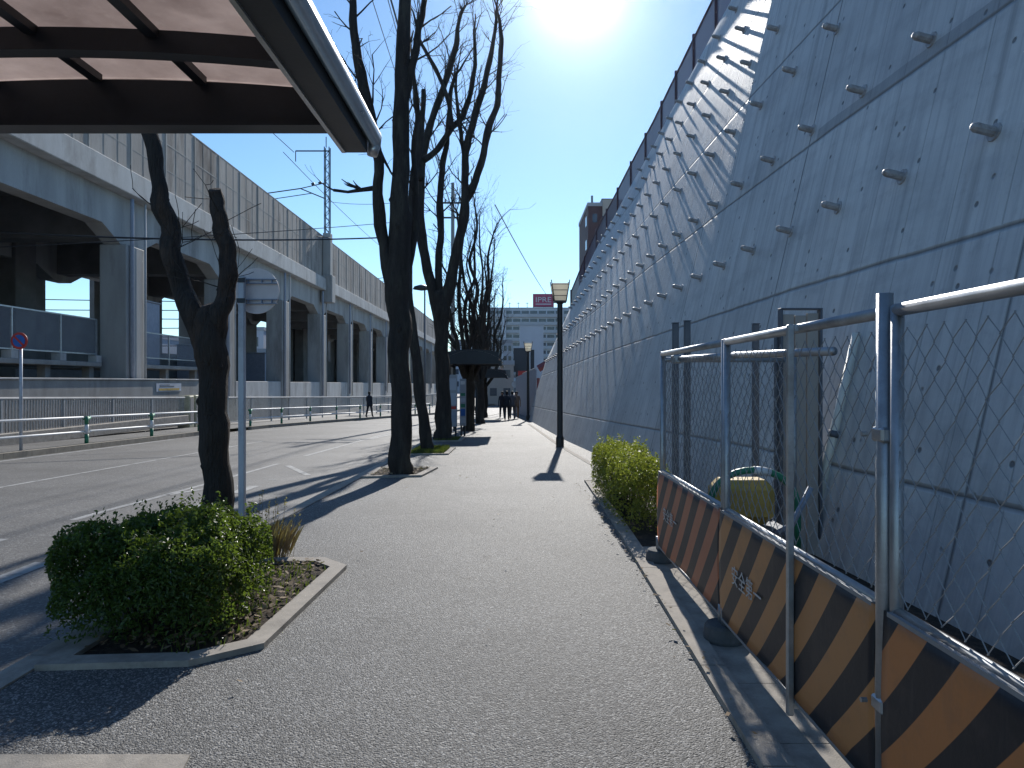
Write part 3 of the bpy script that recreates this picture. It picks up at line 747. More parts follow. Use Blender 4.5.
# ------------------------------------------------------------ street lamps
def lamp(x,y,label):
    z=G(y); t=thing('street_lamp',label,'street lamp',(x,y,z),'black pedestrian lamps by the wall')
    mb=MB(); mb.lathe(x,y,[(.11,z),(.11,z+.25),(.08,z+.32),(.072,z+3.9),(.10,z+3.93),(.10,z+3.97)],14); mb.build('pole',M['black'],t,smooth=False)
    # tapered lantern of slats, wider at the top
    b0,b1=z+3.97,z+4.42
    mb=MB()
    for (sx,sy) in ((1,0),(-1,0),(0,1),(0,-1)):
        c=[]
        for (q,zz,w_) in ((-1,b0+.02,.15),(1,b0+.02,.15),(1,b1-.01,.232),(-1,b1-.01,.232)):
            c.append((x+(sx*w_ if sx else q*w_),y+(sy*w_ if sy else q*w_),zz))
        mb.face(c)
    mb.build('lamp_glass',M['lamp'],t)
    mb=MB()
    for sx in (-1,1):
        for sy in (-1,1): mb.tube([(x+sx*.16,y+sy*.16,b0),(x+sx*.25,y+sy*.25,b1+.12)],[.016,.012],6)
    mb.box(x-.17,y-.17,b0-.02,x+.17,y+.17,b0+.02)
    for f in (.33,.66,1.0):
        w_=.16+.085*f; zz=b0+(b1-b0)*f
        mb.box(x-w_,y-w_,zz-.008,x+w_,y-w_+.015,zz+.008); mb.box(x-w_,y+w_-.015,zz-.008,x+w_,y+w_,zz+.008); mb.box(x-w_,y-w_+.016,zz-.008,x-w_+.015,y+w_-.016,zz+.008); mb.box(x+w_-.015,y-w_+.016,zz-.008,x+w_,y+w_-.016,zz+.008)
    mb.build('lantern_frame',M['black'],t)
    mb=MB(); mb.box(x-.235,y-.235,b1+.012,x+.235,y+.235,b1+.03); mb.build('cover',M['lamp'],t)
    return t
l0=lamp(1.31,19.4,'black street lamp with slatted lantern standing nearest, beside the wall')
dup(l0,(.93,41.0,G(41)),'black street lamp with slatted lantern far off, in front of the dark billboard')

# ------------------------------------------------------------ bus shelter
def shelter(yf,z,label,ah=.065,bt=.112,eh=.055):
    # front (street-far) end at yf, runs 4 m back toward the camera
    xR,xL=-.56,-2.62; cxm=(xR+xL)/2; y0=yf-4.0; zb=z+2.545
    t=thing('bus_shelter',label,'bus shelter',(cxm,yf,z),'arched bus shelters along the kerb')
    def arch(x): f=(x-cxm)/((xR-xL)/2); return ah*(1-f*f)
    def archbeam(ya,yb,h,base,xa,xb,n=16):
        mb=MB()
        xs=[xa+(xb-xa)*i/n for i in range(n+1)]
        for a,b in zip(xs,xs[1:]):
            for (ya_,flip) in ((ya,0),(yb,1)):
                q=[(a,ya_,base+arch(a)),(b,ya_,base+arch(b)),(b,ya_,base+arch(b)+h),(a,ya_,base+arch(a)+h)]
                mb.face(q if not flip else q[::-1])
            mb.face([(a,yb,base+arch(a)),(b,yb,base+arch(b)),(b,ya,base+arch(b)),(a,ya,base+arch(a))])
            mb.face([(a,ya,base+arch(a)+h),(b,ya,base+arch(b)+h),(b,yb,base+arch(b)+h),(a,yb,base+arch(a)+h)])
        return mb
    # straight end beams with arched top infill
    for (ya,yb) in ((yf-.07,yf),(y0,y0+.07)):
        mb=MB(); n=16; xs=[xL+.02+(xR-xL-.14)*i/n for i in range(n+1)]
        for a,b in zip(xs,xs[1:]):
            q=[(a,ya,zb),(b,ya,zb),(b,ya,zb+bt+arch(b)*eh/ah),(a,ya,zb+bt+arch(a)*eh/ah)]; mb.face(q); mb.face([(x,yb,zz) for x,_,zz in q][::-1])
            mb.face([(a,yb,zb),(b,yb,zb),(b,ya,zb),(a,ya,zb)]); mb.face([(a,ya,zb+bt+arch(a)*eh/ah),(b,ya,zb+bt+arch(b)*eh/ah),(b,yb,zb+bt+arch(b)*eh/ah),(a,yb,zb+bt+arch(a)*eh/ah)])
        mb.build('end_beam',M['dark_metal'],t)
        mb=MB(); ym=(ya+yb)/2
        for a,b in zip(xs,xs[1:]): mb.face([(a,ym,zb+bt-.01),(b,ym,zb+bt-.01),(b,ym,zb+.122+arch(b)),(a,ym,zb+.122+arch(a))])
        mb.build('end_glazing',M['poly'] if bt<.2 else M['dark_metal'],t)
        mb=MB(); mb.box(xL+.02,ya-.012,zb-.012,xR-.12,yb+.012,zb-.001); mb.build('beam_flange',M['dark_metal'],t)
    ribs=[yf-.42-.62*i for i in range(6)]
    for yr in ribs:
        archbeam(yr-.03,yr+.03,.075,zb+.04,xL+.06,xR-.22).build('arched_rib',M['dark_metal'],t)
    # side fascias
    for sgn,xe in ((1,xR),(-1,xL)):
        mb=MB()
        # inner box beam, sloping soffit
        prof=[(xe-sgn*.25,zb+.12),(xe-sgn*.12,zb-.005),(xe-sgn*.10,zb-.085),(xe-sgn*.015,zb-.085),(xe-sgn*.015,zb+.10),(xe-sgn*.25,zb+.17)]
        n=len(prof)
        for i in range(n):
            (a,c),(b,d)=prof[i],prof[(i+1)%n]; mb.face([(a,y0-.02,c),(b,y0-.02,d),(b,yf+.02,d),(a,yf+.02,c)])
        mb.face([(a,yf+.02,c) for a,c in prof]); mb.face([(a,y0-.02,c) for a,c in prof])
        mb.build('side_beam',M['dark_metal'],t)
        mb=MB(); mb.tube([(xe+sgn*.012,y0-.03,zb-.02),(xe+sgn*.012,yf+.03,zb-.02),(xe+sgn*.006,yf+.045,zb-.05),(xe,yf+.045,zb-.09)],[.030,.030,.028,.02],12); mb.build('gutter',M['gutter'],t,smooth=True)
        mb=MB(); mb.box(xe-sgn*.11,y0,zb-.093,xe-sgn*.095,yf+.0,zb-.075); mb.build('drip_edge',M['gutter'],t)
        mb=MB(); mb.box(xe-sgn*.118,yf-.01,zb-.07,xe-sgn*.09,yf+.028,zb-.01); mb.build('bracket',M['whitep'],t)
    # longitudinal glazing bars
    k=0
    for i in range(5):
        x=xL+.25+(i+.5)*(xR-xL-.5)/5 if False else cxm+(i-2)*.40
        mb=MB(); mb.box(x-.02,y0+.07,zb+.09+arch(x),x+.02,yf-.075,zb+.118+arch(x)); mb.build('glazing_bar',M['dark_metal'],t)
    mb=MB(); n=20; xs=[xL+.1+(xR-xL-.2)*i/n for i in range(n+1)]
    for a,b in zip(xs,xs[1:]):
        mb.face([(a,y0,zb+.120+arch(a)),(b,y0,zb+.120+arch(b)),(b,yf-.02,zb+.120+arch(b)),(a,yf-.02,zb+.120+arch(a))])
    rp=mb.build('roof_panel',M['poly'],t,smooth=True,weld=True)
    sm=rp.modifiers.new('thickness','SOLIDIFY'); sm.thickness=.004; sm.offset=1
    for yy in (y0+.7,yf-1.1):
        mb=MB(); mb.box(-2.50,yy-.05,z+.01,-2.40,yy+.05,zb+.2,.01); mb.build('post',M['dark_metal'],t)
        mb=MB(); mb.box(-2.50,yy-.035,zb+.02,xR-.2,yy+.035,zb+.11,.008); mb.build('cross_beam',M['dark_metal'],t)
    return t
s0=shelter(2.80,0.0,'arched bus shelter roof of smoky brown panels overhead at the near left')
s1=shelter(28.6,G(26),'dark arched bus shelter standing beyond the V-forked tree',.34,.38,.12)
s1.location.x+=.22
dup(s1,(s0.location.x+.30,46.0,G(44)),'farthest dark bus shelter, half hidden behind the one beyond the V-forked tree')
# street-side equipment by the far shelter
def panel_board(x,y,label,w_,h,col,bands):
    z=G(y); t=thing('notice_board',label,'notice board',(x,y,z))
    mb=MB(); mb.box(x-w_/2,y-.05,z+.35,x+w_/2,y+.05,z+h,.01); mb.build('case',M['b_grey'],t)
    for s_ in (-1,1):
        mb=MB(); mb.box(x+s_*(w_/2-.05)-.03,y-.03,z,x+s_*(w_/2-.05)+.03,y+.03,z+.36); mb.build('leg',M['dark_metal'],t)
    for (a,b,m) in bands:
        mb=MB(); mb.box(x-w_/2+.03,y-.056,z+a,x+w_/2-.03,y-.0505,z+b); mb.build('poster',M[m],t)
    return t
panel_board(-2.02,24.2,'tall pale notice board with a dark red band beside the V-forked tree',.30,2.12,None,[(.5,.9,'bluegrey'),(.95,1.05,'red'),(1.1,1.5,'b_white'),(1.6,2.0,'b_white')])
panel_board(-1.72,24.9,'narrow notice board with green and blue panels under the far shelter roof',.22,2.0,None,[(.45,.65,'b_white'),(.7,.95,'blue'),(1.0,1.12,'green'),(1.18,1.32,'b_white'),(1.4,1.5,'green'),(1.8,1.92,'whitep')])
# ------------------------------------------------------------ signs
t=thing('bus_stop_sign','round grey sign seen from behind on a slim pale pole beside the forked tree','sign',(-2.385,6.3,0))
mb=MB(); mb.box(-2.425,6.28,0,-2.37,6.33,2.49,.006); mb.build('pole',M['pole'],t)
mb=MB(); mb.tube([(-2.29,6.36,2.365),(-2.29,6.372,2.365)],.205,48); d=mb.build('disc',M['signgrey'],t)
mb=MB()
for zz in (2.27,2.45):
    mb.box(-2.44,6.335,zz-.022,-2.10,6.359,zz-.014); mb.box(-2.44,6.335,zz+.014,-2.10,6.359,zz+.022)
    for x in (-2.36,-2.24,-2.15): mb.box(x,6.338,zz-.0138,x+.008,6.3585,zz+.0138)
mb.build('back_brace',M['bluegrey'],t)
mb=MB()
for zz in (2.27,2.45): mb.box(-2.435,6.272,zz-.02,-2.36,6.279,zz+.02)
mb.build('clamp',M['dark_metal'],t)
x,y=-12.52,18.1; z=G(y)
t=thing('no_parking_sign','round blue no parking sign with red ring and slash on a white pole','sign',(x,y,z))
mb=MB(); mb.cyl(x,y,z,z+2.95,.038,12); mb.build('pole',M['pole'],t,smooth=True)
zc=CH-(341-382)/F*y
def disc(r,yy,m,name): 
    mb=MB(); mb.tube([(x,yy,zc),(x,yy+.012,zc)],r,36); mb.build(name,M[m],t)
disc(.215,y-.06,'red','rim'); disc(.155,y-.075,'blue','face')
mb=MB(); a=Vector((1,0,-1)).normalized(); mb.obox((x,y-.079,zc),a,(0,1,0),Vector((1,0,1)).normalized(),.165,.003,.024); mb.build('slash',M['red'],t)
# ------------------------------------------------------------ bare trees
def smooth(pts,n=4):
    out=[]; m=len(pts)
    for i in range(m-1):
        p0=pts[max(0,i-1)];p1=pts[i];p2=pts[i+1];p3=pts[min(m-1,i+2)]
        for k in range(n):
            t=k/n
            out.append(.5*((2*p1)+(p2-p0)*t+(2*p0-5*p1+4*p2-p3)*t*t+(3*p1-p0-3*p2+p3)*t**3))
    out.append(pts[-1]); return out
def limb(mb,pts,rads,n=10,seed=0,wob=.2):
    P_=[Vector(p) for p in pts]; q=smooth(P_,5); m=len(rads)
    rr=[]
    for i in range(len(q)):
        f=i/5; a=int(min(f,m-2)); rr.append(rads[a]+(rads[a+1]-rads[a])*(f-a))
    rs=random.Random(seed)
    rr=[r*.87*(1+.04*math.sin(i*1.1+seed)+.04*rs.uniform(-1,1)) for i,r in enumerate(rr)]
    q=[p+Vector((noise.noise(Vector((i*.33,seed,0))),noise.noise(Vector((i*.33,seed,5))),0))*(r*.35+(.02 if r<.12 else 0))*min(1,i/4) for i,(p,r) in enumerate(zip(q,rr))]
    mb.tube(q,rr,n,wob=wob,seed=seed)
    return q,rr
def sprout(mb,p,d,L,r,level,rn,maxl,upw=.35):
    n=max(3,int(L/.22)); pts=[p]; d=d.normalized(); c=p
    for i in range(n):
        d=(d+Vector((rn.gauss(0,.16),rn.gauss(0,.16),rn.gauss(0,.08)+upw*.22))).normalized(); c=c+d*(L/n); pts.append(c)
    rr=[max(.0025,r*(1-.72*i/n)) for i in range(n+1)]
    if level<2:                                    # knuckle at the cut end
        rr[-1]=rr[-2]*1.05
    mb.tube(pts,rr,6 if level<2 else 4,cap=True)
    if level<maxl:
        k=rn.randint(2,4) if level<2 else rn.randint(2,3)
        for _ in range(k):
            i=rn.randint(max(1,n//4),n); dd=(pts[min(i,n)]-pts[i-1]).normalized()
            s=Vector((rn.gauss(0,1),rn.gauss(0,1),rn.gauss(0,.5)))
            s=(s-dd*s.dot(dd)).normalized()
            sprout(mb,pts[i],dd*.75+s*rn.uniform(.45,.9),L*rn.uniform(.4,.72),rr[i]*.68,level+1,rn,maxl,upw)
def stubs(mb,q,rr,every,rn,Lr,rf=.3,maxl=2,start=.2,side=None,upw=.35,level=1):
    m=len(q)
    for i in range(int(m*start),m):
        if rn.random()<every:
            dd=(q[min(i+1,m-1)]-q[i-1]).normalized(); s=Vector((rn.gauss(0,1),rn.gauss(0,.8),rn.gauss(0,.3)))
            s=(s-dd*s.dot(dd)).normalized()
            sprout(mb,q[i],dd*.55+s*.8+Vector((0,0,.3)),rn.uniform(*Lr),rr[i]*rf,level,rn,maxl,upw)
def pxl(pts,Y,dy=None):
    return [P(p[0],p[1],Y+(dy[i] if dy else 0)) for i,p in enumerate(pts)]
def px2r(w_,Y): return w_/2/F*Y
def tips(mb,q,rr,rn,L=(.4,1.1)):
    d=(q[-1]-q[-4]).normalized()
    for k in range(3):
        i=-1-k
        sprout(mb,q[i],d+Vector((rn.gauss(0,.35),rn.gauss(0,.3),.2)),rn.uniform(*L),rr[-1]*(.85 if k==0 else .6),1,rn,3,.3)
def knots(mb,q,rr,n,rn):
    for _ in range(n):
        i=rn.randint(2,len(q)-2); th=rn.uniform(0,6.28); r=rr[i]
        c=q[i]+Vector((math.cos(th),math.sin(th),0))*r*.85
        mb.tube([c-Vector((0,0,r*.4)),c,c+Vector((0,0,r*.4))],[r*.12,r*.32,r*.1],6)
# A: pollarded fork in the planter
YA=5.45
tA=thing('bare_tree','low forked tree with cut-off limbs in the planter behind the dark shrub','tree',(P(214,0,YA).x,YA,.02),'bare street trees')
rn=random.Random(5)
mb=MB()
base=P(216,584,YA); base.z=-.03
q,rr=limb(mb,[base,P(215,530,YA),P(214,450,YA),P(213,390,YA),P(209,335,YA),P(204,306,YA)],[px2r(44,YA),px2r(34,YA),px2r(32,YA),px2r(32,YA),px2r(36,YA),px2r(22,YA)],16,1)
knots(mb,q,rr,8,rn)
L1,R1=limb(mb,[P(203,345,YA),P(190,310,YA),P(175,262,YA),P(165,215,YA),P(158,178,YA),P(150,130,YA+.0),P(146,95,YA+.1),P(143,50,YA+.15)],[px2r(20,YA),px2r(24,YA),px2r(21,YA),px2r(21,YA),px2r(17,YA),px2r(17,YA),px2r(16,YA),px2r(13,YA)],14,2)
L2,R2=limb(mb,[P(213,348,YA),P(222,312,YA),P(228,275,YA),P(225,240,YA),P(219,212,YA),P(215,190,YA)],[px2r(20,YA),px2r(22,YA),px2r(19,YA),px2r(19,YA),px2r(17,YA),px2r(15,YA)],14,3)
knots(mb,L1,R1,7,rn); knots(mb,L2,R2,6,rn)
mb.build('trunk',M['bark_worn'],tA,smooth=True)
mb=MB()
for (q_,r_) in ((L1,R1),(L2,R2)):
    mb=MB()
    for _ in range(5):
        i=rn.randint(6,len(q_)-2); s=Vector((rn.gauss(0,1),rn.gauss(0,.6),.5)).normalized()
        sprout(mb,q_[i]+s*r_[i]*.7,s,rn.uniform(.2,.5),.005,2,rn,3,.3)
    mb.build('twigs',M['bark'],tA)
# B: tall straight trunk
YB=12.5
tB=thing('bare_tree','tall bare tree with the thickest straight trunk, in front of the row along the kerb','tree',(P(401,0,YB).x,YB,G(YB)),'bare street trees')
rn=random.Random(8); mb=MB()
w_=lambda a:px2r(a,YB)
base=P(401,478,YB)
q,rr=limb(mb,[base,P(401,455,YB),P(401,400,YB),P(399,340,YB),P(397,290,YB),P(399,240,YB),P(401,170,YB),P(402,90,YB),P(404,20,YB),P(408,-80,YB),P(412,-180,YB+.3)],[w_(32),w_(25),w_(23),w_(24),w_(27),w_(25),w_(20),w_(17),w_(15),w_(11),w_(7)],16,4,.2)
knots(mb,q,rr,14,rn)
LB1,RB1=limb(mb,[P(397,310,YB),P(386,255,YB),P(379,205,YB-.1),P(377,150,YB-.2),P(366,95,YB-.3),P(356,45,YB-.3),P(350,-20,YB-.4),P(345,-90,YB-.4)],[w_(14),w_(15),w_(13),w_(11),w_(12),w_(10),w_(8),w_(5)],12,5,.2)
LB2,RB2=limb(mb,[P(404,110,YB),P(412,70,YB),P(419,30,YB+.2),P(428,-10,YB+.3),P(433,-70,YB+.4)],[w_(8),w_(9),w_(8),w_(6),w_(4)],10,6,.2)
LB3,RB3=limb(mb,[P(400,300,YB),P(410,255,YB+.2),P(416,215,YB+.3),P(414,165,YB+.4),P(418,110,YB+.5)],[w_(10),w_(11),w_(9),w_(7),w_(4)],10,7,.2)
mb.build('trunk',M['bark'],tB,smooth=True)
mb=MB()
stubs(mb,q,rr,.45,rn,(.5,1.3),.16,3,.55); stubs(mb,LB1,RB1,.5,rn,(.4,1.0),.24,3,.35); stubs(mb,LB2,RB2,.5,rn,(.4,.9),.3,3); stubs(mb,LB3,RB3,.4,rn,(.4,1.0),.3,3)
tips(mb,LB1,RB1,rn); tips(mb,LB2,RB2,rn); tips(mb,LB3,RB3,rn)
sprout(mb,P(376,188,YB),Vector((-1,0,-.35)),.75,.05,1,rn,3,.9)
sprout(mb,P(370,130,YB),Vector((-.8,.2,.6)),1.0,.03,1,rn,3,.5)
mb.build('branches',M['bark'],tB)
# C: leaning trunk
YC=17.7
tC=thing('bare_tree','slender bare tree leaning left just behind the thickest trunk','tree',(P(428,0,YC).x,YC,G(YC)),'bare street trees')
rn=random.Random(11); mb=MB(); w_=lambda a:px2r(a,YC)
q,rr=limb(mb,[P(429,455,YC),P(426,438,YC),P(421,400,YC),P(415,350,YC),P(409,300,YC),P(408,250,YC+.2),P(412,195,YC+.4),P(420,140,YC+.4),P(424,90,YC+.4)],[w_(19),w_(14),w_(12),w_(12),w_(10),w_(10),w_(9),w_(8),w_(5)],12,8,.2)
mb.build('trunk',M['bark'],tC,smooth=True); mb=MB(); stubs(mb,q,rr,.4,rn,(.5,1.2),.3,3,.66); mb.build('branches',M['bark'],tC)
# D: V fork
YD=22.4
tD=thing('bare_tree','bare tree splitting into a wide V of pruned limbs before the far shelter','tree',(P(443,0,YD).x,YD,G(YD)),'bare street trees')
rn=random.Random(14); mb=MB(); w_=lambda a:px2r(a,YD)
def LM(pts,ws,seed,dy=0,n=10):
    return limb(mb,[P(p[0],p[1],YD+dy*i/len(pts)) for i,p in enumerate(pts)],[w_(a) for a in ws],n,seed,.2)
limbs=[]
limbs.append(LM([(443,441),(443,425),(443,380),(442,340),(441,305),(440,290)],[26,18,16,15,19,12],20,0,14))
limbs.append(LM([(439,320),(431,285),(424,250),(420,215),(421,180),(424,150),(432,120),(441,95),(450,68),(457,40),(459,18)],[12,12,11,11,10,9,8,8,7,6,4],21,.6))
limbs.append(LM([(443,318),(450,285),(457,250),(464,215),(465,180),(466,150),(474,120),(484,85),(493,45),(496,20)],[14,13,12,11,9,8,8,7,5,3],22,-.4))
limbs.append(LM([(466,200),(474,185),(482,160),(488,130),(497,105),(499,80),(501,50),(500,25),(497,8)],[9,9,8,8,7,6,6,4,3],23,-.5))
limbs.append(LM([(441,305),(438,270),(441,235),(440,200),(443,165),(448,130),(450,100),(455,75)],[9,9,8,8,7,6,5,4],24,1.0))
limbs.append(LM([(421,180),(416,150),(417,120),(415,90),(412,60)],[7,6,6,5,3],25,.5))
limbs.append(LM([(424,160),(437,150),(452,128),(462,118),(470,95),(475,65),(474,30)],[8,7,7,7,6,5,3],26,.8))
limbs.append(LM([(452,128),(448,100),(436,70),(422,45),(415,20)],[6,5,5,4,3],27,.8))
limbs.append(LM([(466,170),(462,140),(459,120),(456,90)],[6,5,5,3],28,-.8))
mb.build('trunk',M['bark'],tD,smooth=True)
mb=MB()
for q_,r_ in limbs[1:]: stubs(mb,q_,r_,.5,rn,(.4,1.3),.24,3,.3,None,.45); tips(mb,q_,r_,rn,(.5,1.4))
mb.build('branches',M['bark'],tD)
# E.. upright pruned trees beyond
def upright(px,Y,top,spread,nl,seed,label,w0):
    rn=random.Random(seed); b=P(px,0,Y); t=thing('bare_tree',label,'tree',(b.x,Y,G(Y)),'bare street trees')
    mb=MB(); r0=px2r(w0,Y); zt=CH-(top-HY)/F*Y; z0=G(Y)
    fork=z0+2.2
    limb(mb,[Vector((b.x,Y,z0-.05)),Vector((b.x,Y,z0+.4)),Vector((b.x+.05,Y,z0+1.4)),Vector((b.x,Y,fork))],[r0*1.5,r0*1.1,r0,r0*1.2],12,seed,.2)
    ls=[]
    for i in range(nl):
        a=(i+.5)/nl*2-1; sx=spread/2/F*Y*a*rn.uniform(.8,1.1); sy=rn.uniform(-1.2,1.2); h=(zt-fork)*rn.uniform(.62,1.0)*(1-.25*abs(a))
        p0=Vector((b.x,Y,fork-.3)); pts=[p0]
        for k in range(1,7):
            f=k/6; pts.append(Vector((b.x+sx*(f**.55)+rn.gauss(0,.14),Y+sy*f**.6+rn.gauss(0,.12),fork-.3+h*f)))
        ls.append(limb(mb,pts,[r0*.6,r0*.5,r0*.42,r0*.38,r0*.3,r0*.24,r0*.14],8,seed+i,.2))
    mb.build('trunk',M['bark'],t,smooth=True); mb=MB()
    for q_,r_ in ls: stubs(mb,q_,r_,.6,rn,(.4,1.2),.34,3,.2,None,.6); tips(mb,q_,r_,rn)
    mb.build('branches',M['bark'],t)
upright(469,28.5,178,66,8,31,'dense upright pruned tree rising over the far shelter roof',11)
upright(480,36,205,50,7,37,'dense upright tree with the rightmost twigs of the row, behind the far shelter',8)
upright(484,46,262,50,7,41,'farthest small bare tree of the row against the white apartment block',7)
upright(478,60,290,45,6,47,'hazy small bare tree between the shelter roof and the apartment block',6)

# ------------------------------------------------------------ railway viaduct
VX=-16.0
vd=thing('railway_viaduct','long concrete railway viaduct on square pillars across the road','viaduct',(VX,30,-.5))
z_pt,z_lt,z_lb,z_bb=CH+12.4,CH+8.75,CH+7.75,CH+6.35
Y0,Y1=6.0,160.0
mb=MB(); y=Y0
while y<Y1:
    mb.box(VX-.30,y+.012,z_lt-.05,VX-.08,y+2.988,z_pt,.012); y+=3.0
y=Y0
mb.build('parapet',M['parapet'],vd)
y=Y0
while y<Y1:
    mb=MB(); mb.box(VX-.32,y-.05,z_lt,VX-.05,y+.05,z_pt+.03,.01); mb.box(VX-.081,y+1.0,z_lt,VX-.07,y+1.02,z_pt-.01); mb.box(VX-.081,y+2.0,z_lt,VX-.07,y+2.02,z_pt-.01); mb.build('parapet_rib',M['conc'],vd); y+=3.0
mb=MB(); mb.box(VX-.27,Y0,z_pt-1.35,VX-.072,Y1,z_pt-1.29); mb.box(VX-.27,Y0,z_pt-2.56,VX-.074,Y1,z_pt-2.52); mb.box(VX-.31,Y0,z_pt+.001,VX-.07,Y1,z_pt+.05); mb.build('parapet_coping',M['conc'],vd)
mb=MB(); mb.box(VX-.5,Y0,z_lb,VX+.28,Y1,z_lt,.03); mb.build('ledge',M['conc_light'],vd)
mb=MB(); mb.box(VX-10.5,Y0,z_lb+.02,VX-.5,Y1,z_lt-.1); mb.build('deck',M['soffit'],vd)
# edge beam with haunches between the pillars
PY=[30.3-10*2+10*i-.0 for i in range(15)]
for xb0,xb1,nm in ((VX-.95,VX-.25,'edge_beam'),(VX-10.2,VX-9.5,'rear_beam')):
    mb=MB()
    for a,b in zip(PY,PY[1:]):
        a2,b2=a+.75,b-.75
        prof=[(a-.749,z_lb+.01),(b-.751,z_lb+.01),(b-.751,z_bb-.65),(b2,z_bb-.65),(b2-1.4,z_bb),(a2+1.4,z_bb),(a2,z_bb-.65),(a-.749,z_bb-.65)]
        n=len(prof)
        mb.face([(xb1,yy,zz) for yy,zz in prof][::-1]); mb.face([(xb0,yy,zz) for yy,zz in prof])
        for i in range(n):
            (p,q_),(r_,s_)=prof[i],prof[(i+1)%n]; mb.face([(xb0,p,q_),(xb1,p,q_),(xb1,r_,s_),(xb0,r_,s_)])
    mb.build(nm,M['conc_col'],vd)
for y in PY:
    gz=-.5+G(max(y,8))
    mb=MB(); mb.box(VX-1.15,y-.80,gz-1,VX+.0,y+.80,z_bb-.62,.04); mb.build('pillar',M['conc_col'],vd)
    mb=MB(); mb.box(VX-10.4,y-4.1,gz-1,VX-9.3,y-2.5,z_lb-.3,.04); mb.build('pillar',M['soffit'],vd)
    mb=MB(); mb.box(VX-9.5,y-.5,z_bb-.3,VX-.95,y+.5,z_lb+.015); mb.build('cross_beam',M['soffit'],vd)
    mb=MB(); mb.tube([(VX+.09,y-.55,z_lb-.1),(VX+.09,y-.55,z_bb+.9),(VX+.09,y-.55,.4)],.08,8); mb.build('drain_pipe',M['bluegrey'],vd,smooth=True)
    mb=MB(); mb.tube([(VX+.10,y+.5,z_lb-.05),(VX+.10,y+.5,.2)],.05,8); mb.build('drain_pipe',M['conc_light'],vd,smooth=True)
# low walls and plinths at the foot
t=thing('low_concrete_wall','low stained concrete wall under the viaduct behind the grey railing','wall',(-15.4,25,-.5))
mb=MB(); mb.box(-15.75,8,-1.5,-15.35,35.0,CH+.08,.02); mb.build('wall_body',M['conc'],t)
mb=MB(); mb.box(-15.80,8,CH+.081,-15.30,35.02,CH+.14,.01); mb.build('capping',M['conc_light'],t)
mb=MB(); x=-15.345; mb.box(x,30.6,CH-.42,x+.02,32.9,CH-.06); s=mb.build('notice_plate',M['b_white'],t); mb=MB(); mb.box(x+.021,30.8,CH-.38,x+.026,32.7,CH-.28); mb.build('orange_band',M['yellow'],s)
mb=MB(); mb.box(x+.021,30.9,CH-.22,x+.026,32.2,CH-.17); mb.box(x+.021,30.9,CH-.14,x+.026,31.8,CH-.11); mb.build('printed_lines',M['dark_steel'],s)
t=thing('low_block_wall','pale low wall between the farther viaduct pillars','wall',(-15.9,60,-1))
mb=MB()
for a,b in zip(PY,PY[1:]):
    if a>38: mb.box(-16.5,a+.85,-2.5,-16.1,b-.85,CH+.05-.004*(a-38),.02)
mb.build('wall_body',M['conc_light'],t)
# equipment platform between pillars
t=thing('equipment_platform','raised concrete platform with a fine mesh fence under the viaduct','platform',(-17.5,25,0))
mb=MB(); mb.box(-23,12.5,CH+.62,-16.75,29.0,CH+.80,.02); mb.build('slab',M['conc'],t)
for y in (14,18,22,26,28.7):
    mb=MB(); mb.box(-17.3,y-.15,-.8,-17.0,y+.15,CH+.62); mb.build('leg',M['conc'],t)
for y in (13,15.8,18.6,21.3,24,26.6,28.9):
    mb=MB(); mb.box(-16.95,y-.03,CH+.80,-16.89,y+.03,CH+2.55); mb.build('fence_post',M['steel'],t)
    mb=MB(); mb.box(-17.15,y-.18,CH+.802,-16.80,y+.18,CH+1.08,.01); mb.build('post_block',M['conc_light'],t)
mb=MB(); mb.box(-16.94,13,CH+2.52,-16.90,28.9,CH+2.57); mb.box(-16.94,13,CH+1.10,-16.90,28.9,CH+1.15); mb.build('fence_rail',M['steel'],t)
mb=MB(); mb.face([(-16.92,13,CH+1.15),(-16.92,28.9,CH+1.15),(-16.92,28.9,CH+2.52),(-16.92,13,CH+2.52)]); mb.build('fence_mesh',M['net2'],t)
t=thing('equipment_platform','second raised platform with grey cabinets between the viaduct pillars','platform',(-17.5,36,0))
mb=MB(); mb.box(-23,31.6,CH+.62,-16.75,38.6,CH+.80,.02); mb.build('slab',M['conc'],t)
for y in (32.2,35,38.2):
    mb=MB(); mb.box(-17.3,y-.15,-.8,-17.0,y+.15,CH+.62); mb.build('leg',M['conc'],t)
    mb=MB(); mb.box(-16.95,y-.03,CH+.80,-16.89,y+.03,CH+2.3); mb.build('fence_post',M['steel'],t)
mb=MB(); mb.box(-16.94,32.2,CH+2.27,-16.90,38.2,CH+2.32); mb.box(-16.94,32.2,CH+1.10,-16.90,38.2,CH+1.15); mb.build('fence_rail',M['steel'],t)
mb=MB(); mb.face([(-16.92,32.2,CH+1.15),(-16.92,38.2,CH+1.15),(-16.92,38.2,CH+2.27),(-16.92,32.2,CH+2.27)]); mb.build('fence_mesh',M['net2'],t)
def cabinet(x,y,z,wx_,wy,h,label,m='bluegrey'):
    t=thing('equipment_cabinet',label,'cabinet',(x,y,z),'cabinets under the viaduct')
    mb=MB(); mb.box(x-wx_/2,y-wy/2,z,x+wx_/2,y+wy/2,z+h,.03); mb.build('body',M[m],t)
    mb=MB(); mb.box(x-wx_/2-.05,y-wy/2-.05,z+h+.001,x+wx_/2+.05,y+wy/2+.05,z+h+.06,.01); mb.build('roof',M['b_grey'],t)
    mb=MB(); mb.box(x+wx_/2+.001,y-wy*.42,z+.12,x+wx_/2+.02,y-.01,z+h-.12); mb.build('door',M[m],t)
    mb=MB(); mb.box(x+wx_/2+.001,y+.01,z+.12,x+wx_/2+.02,y+wy*.42,z+h-.12); mb.build('door',M[m],t)
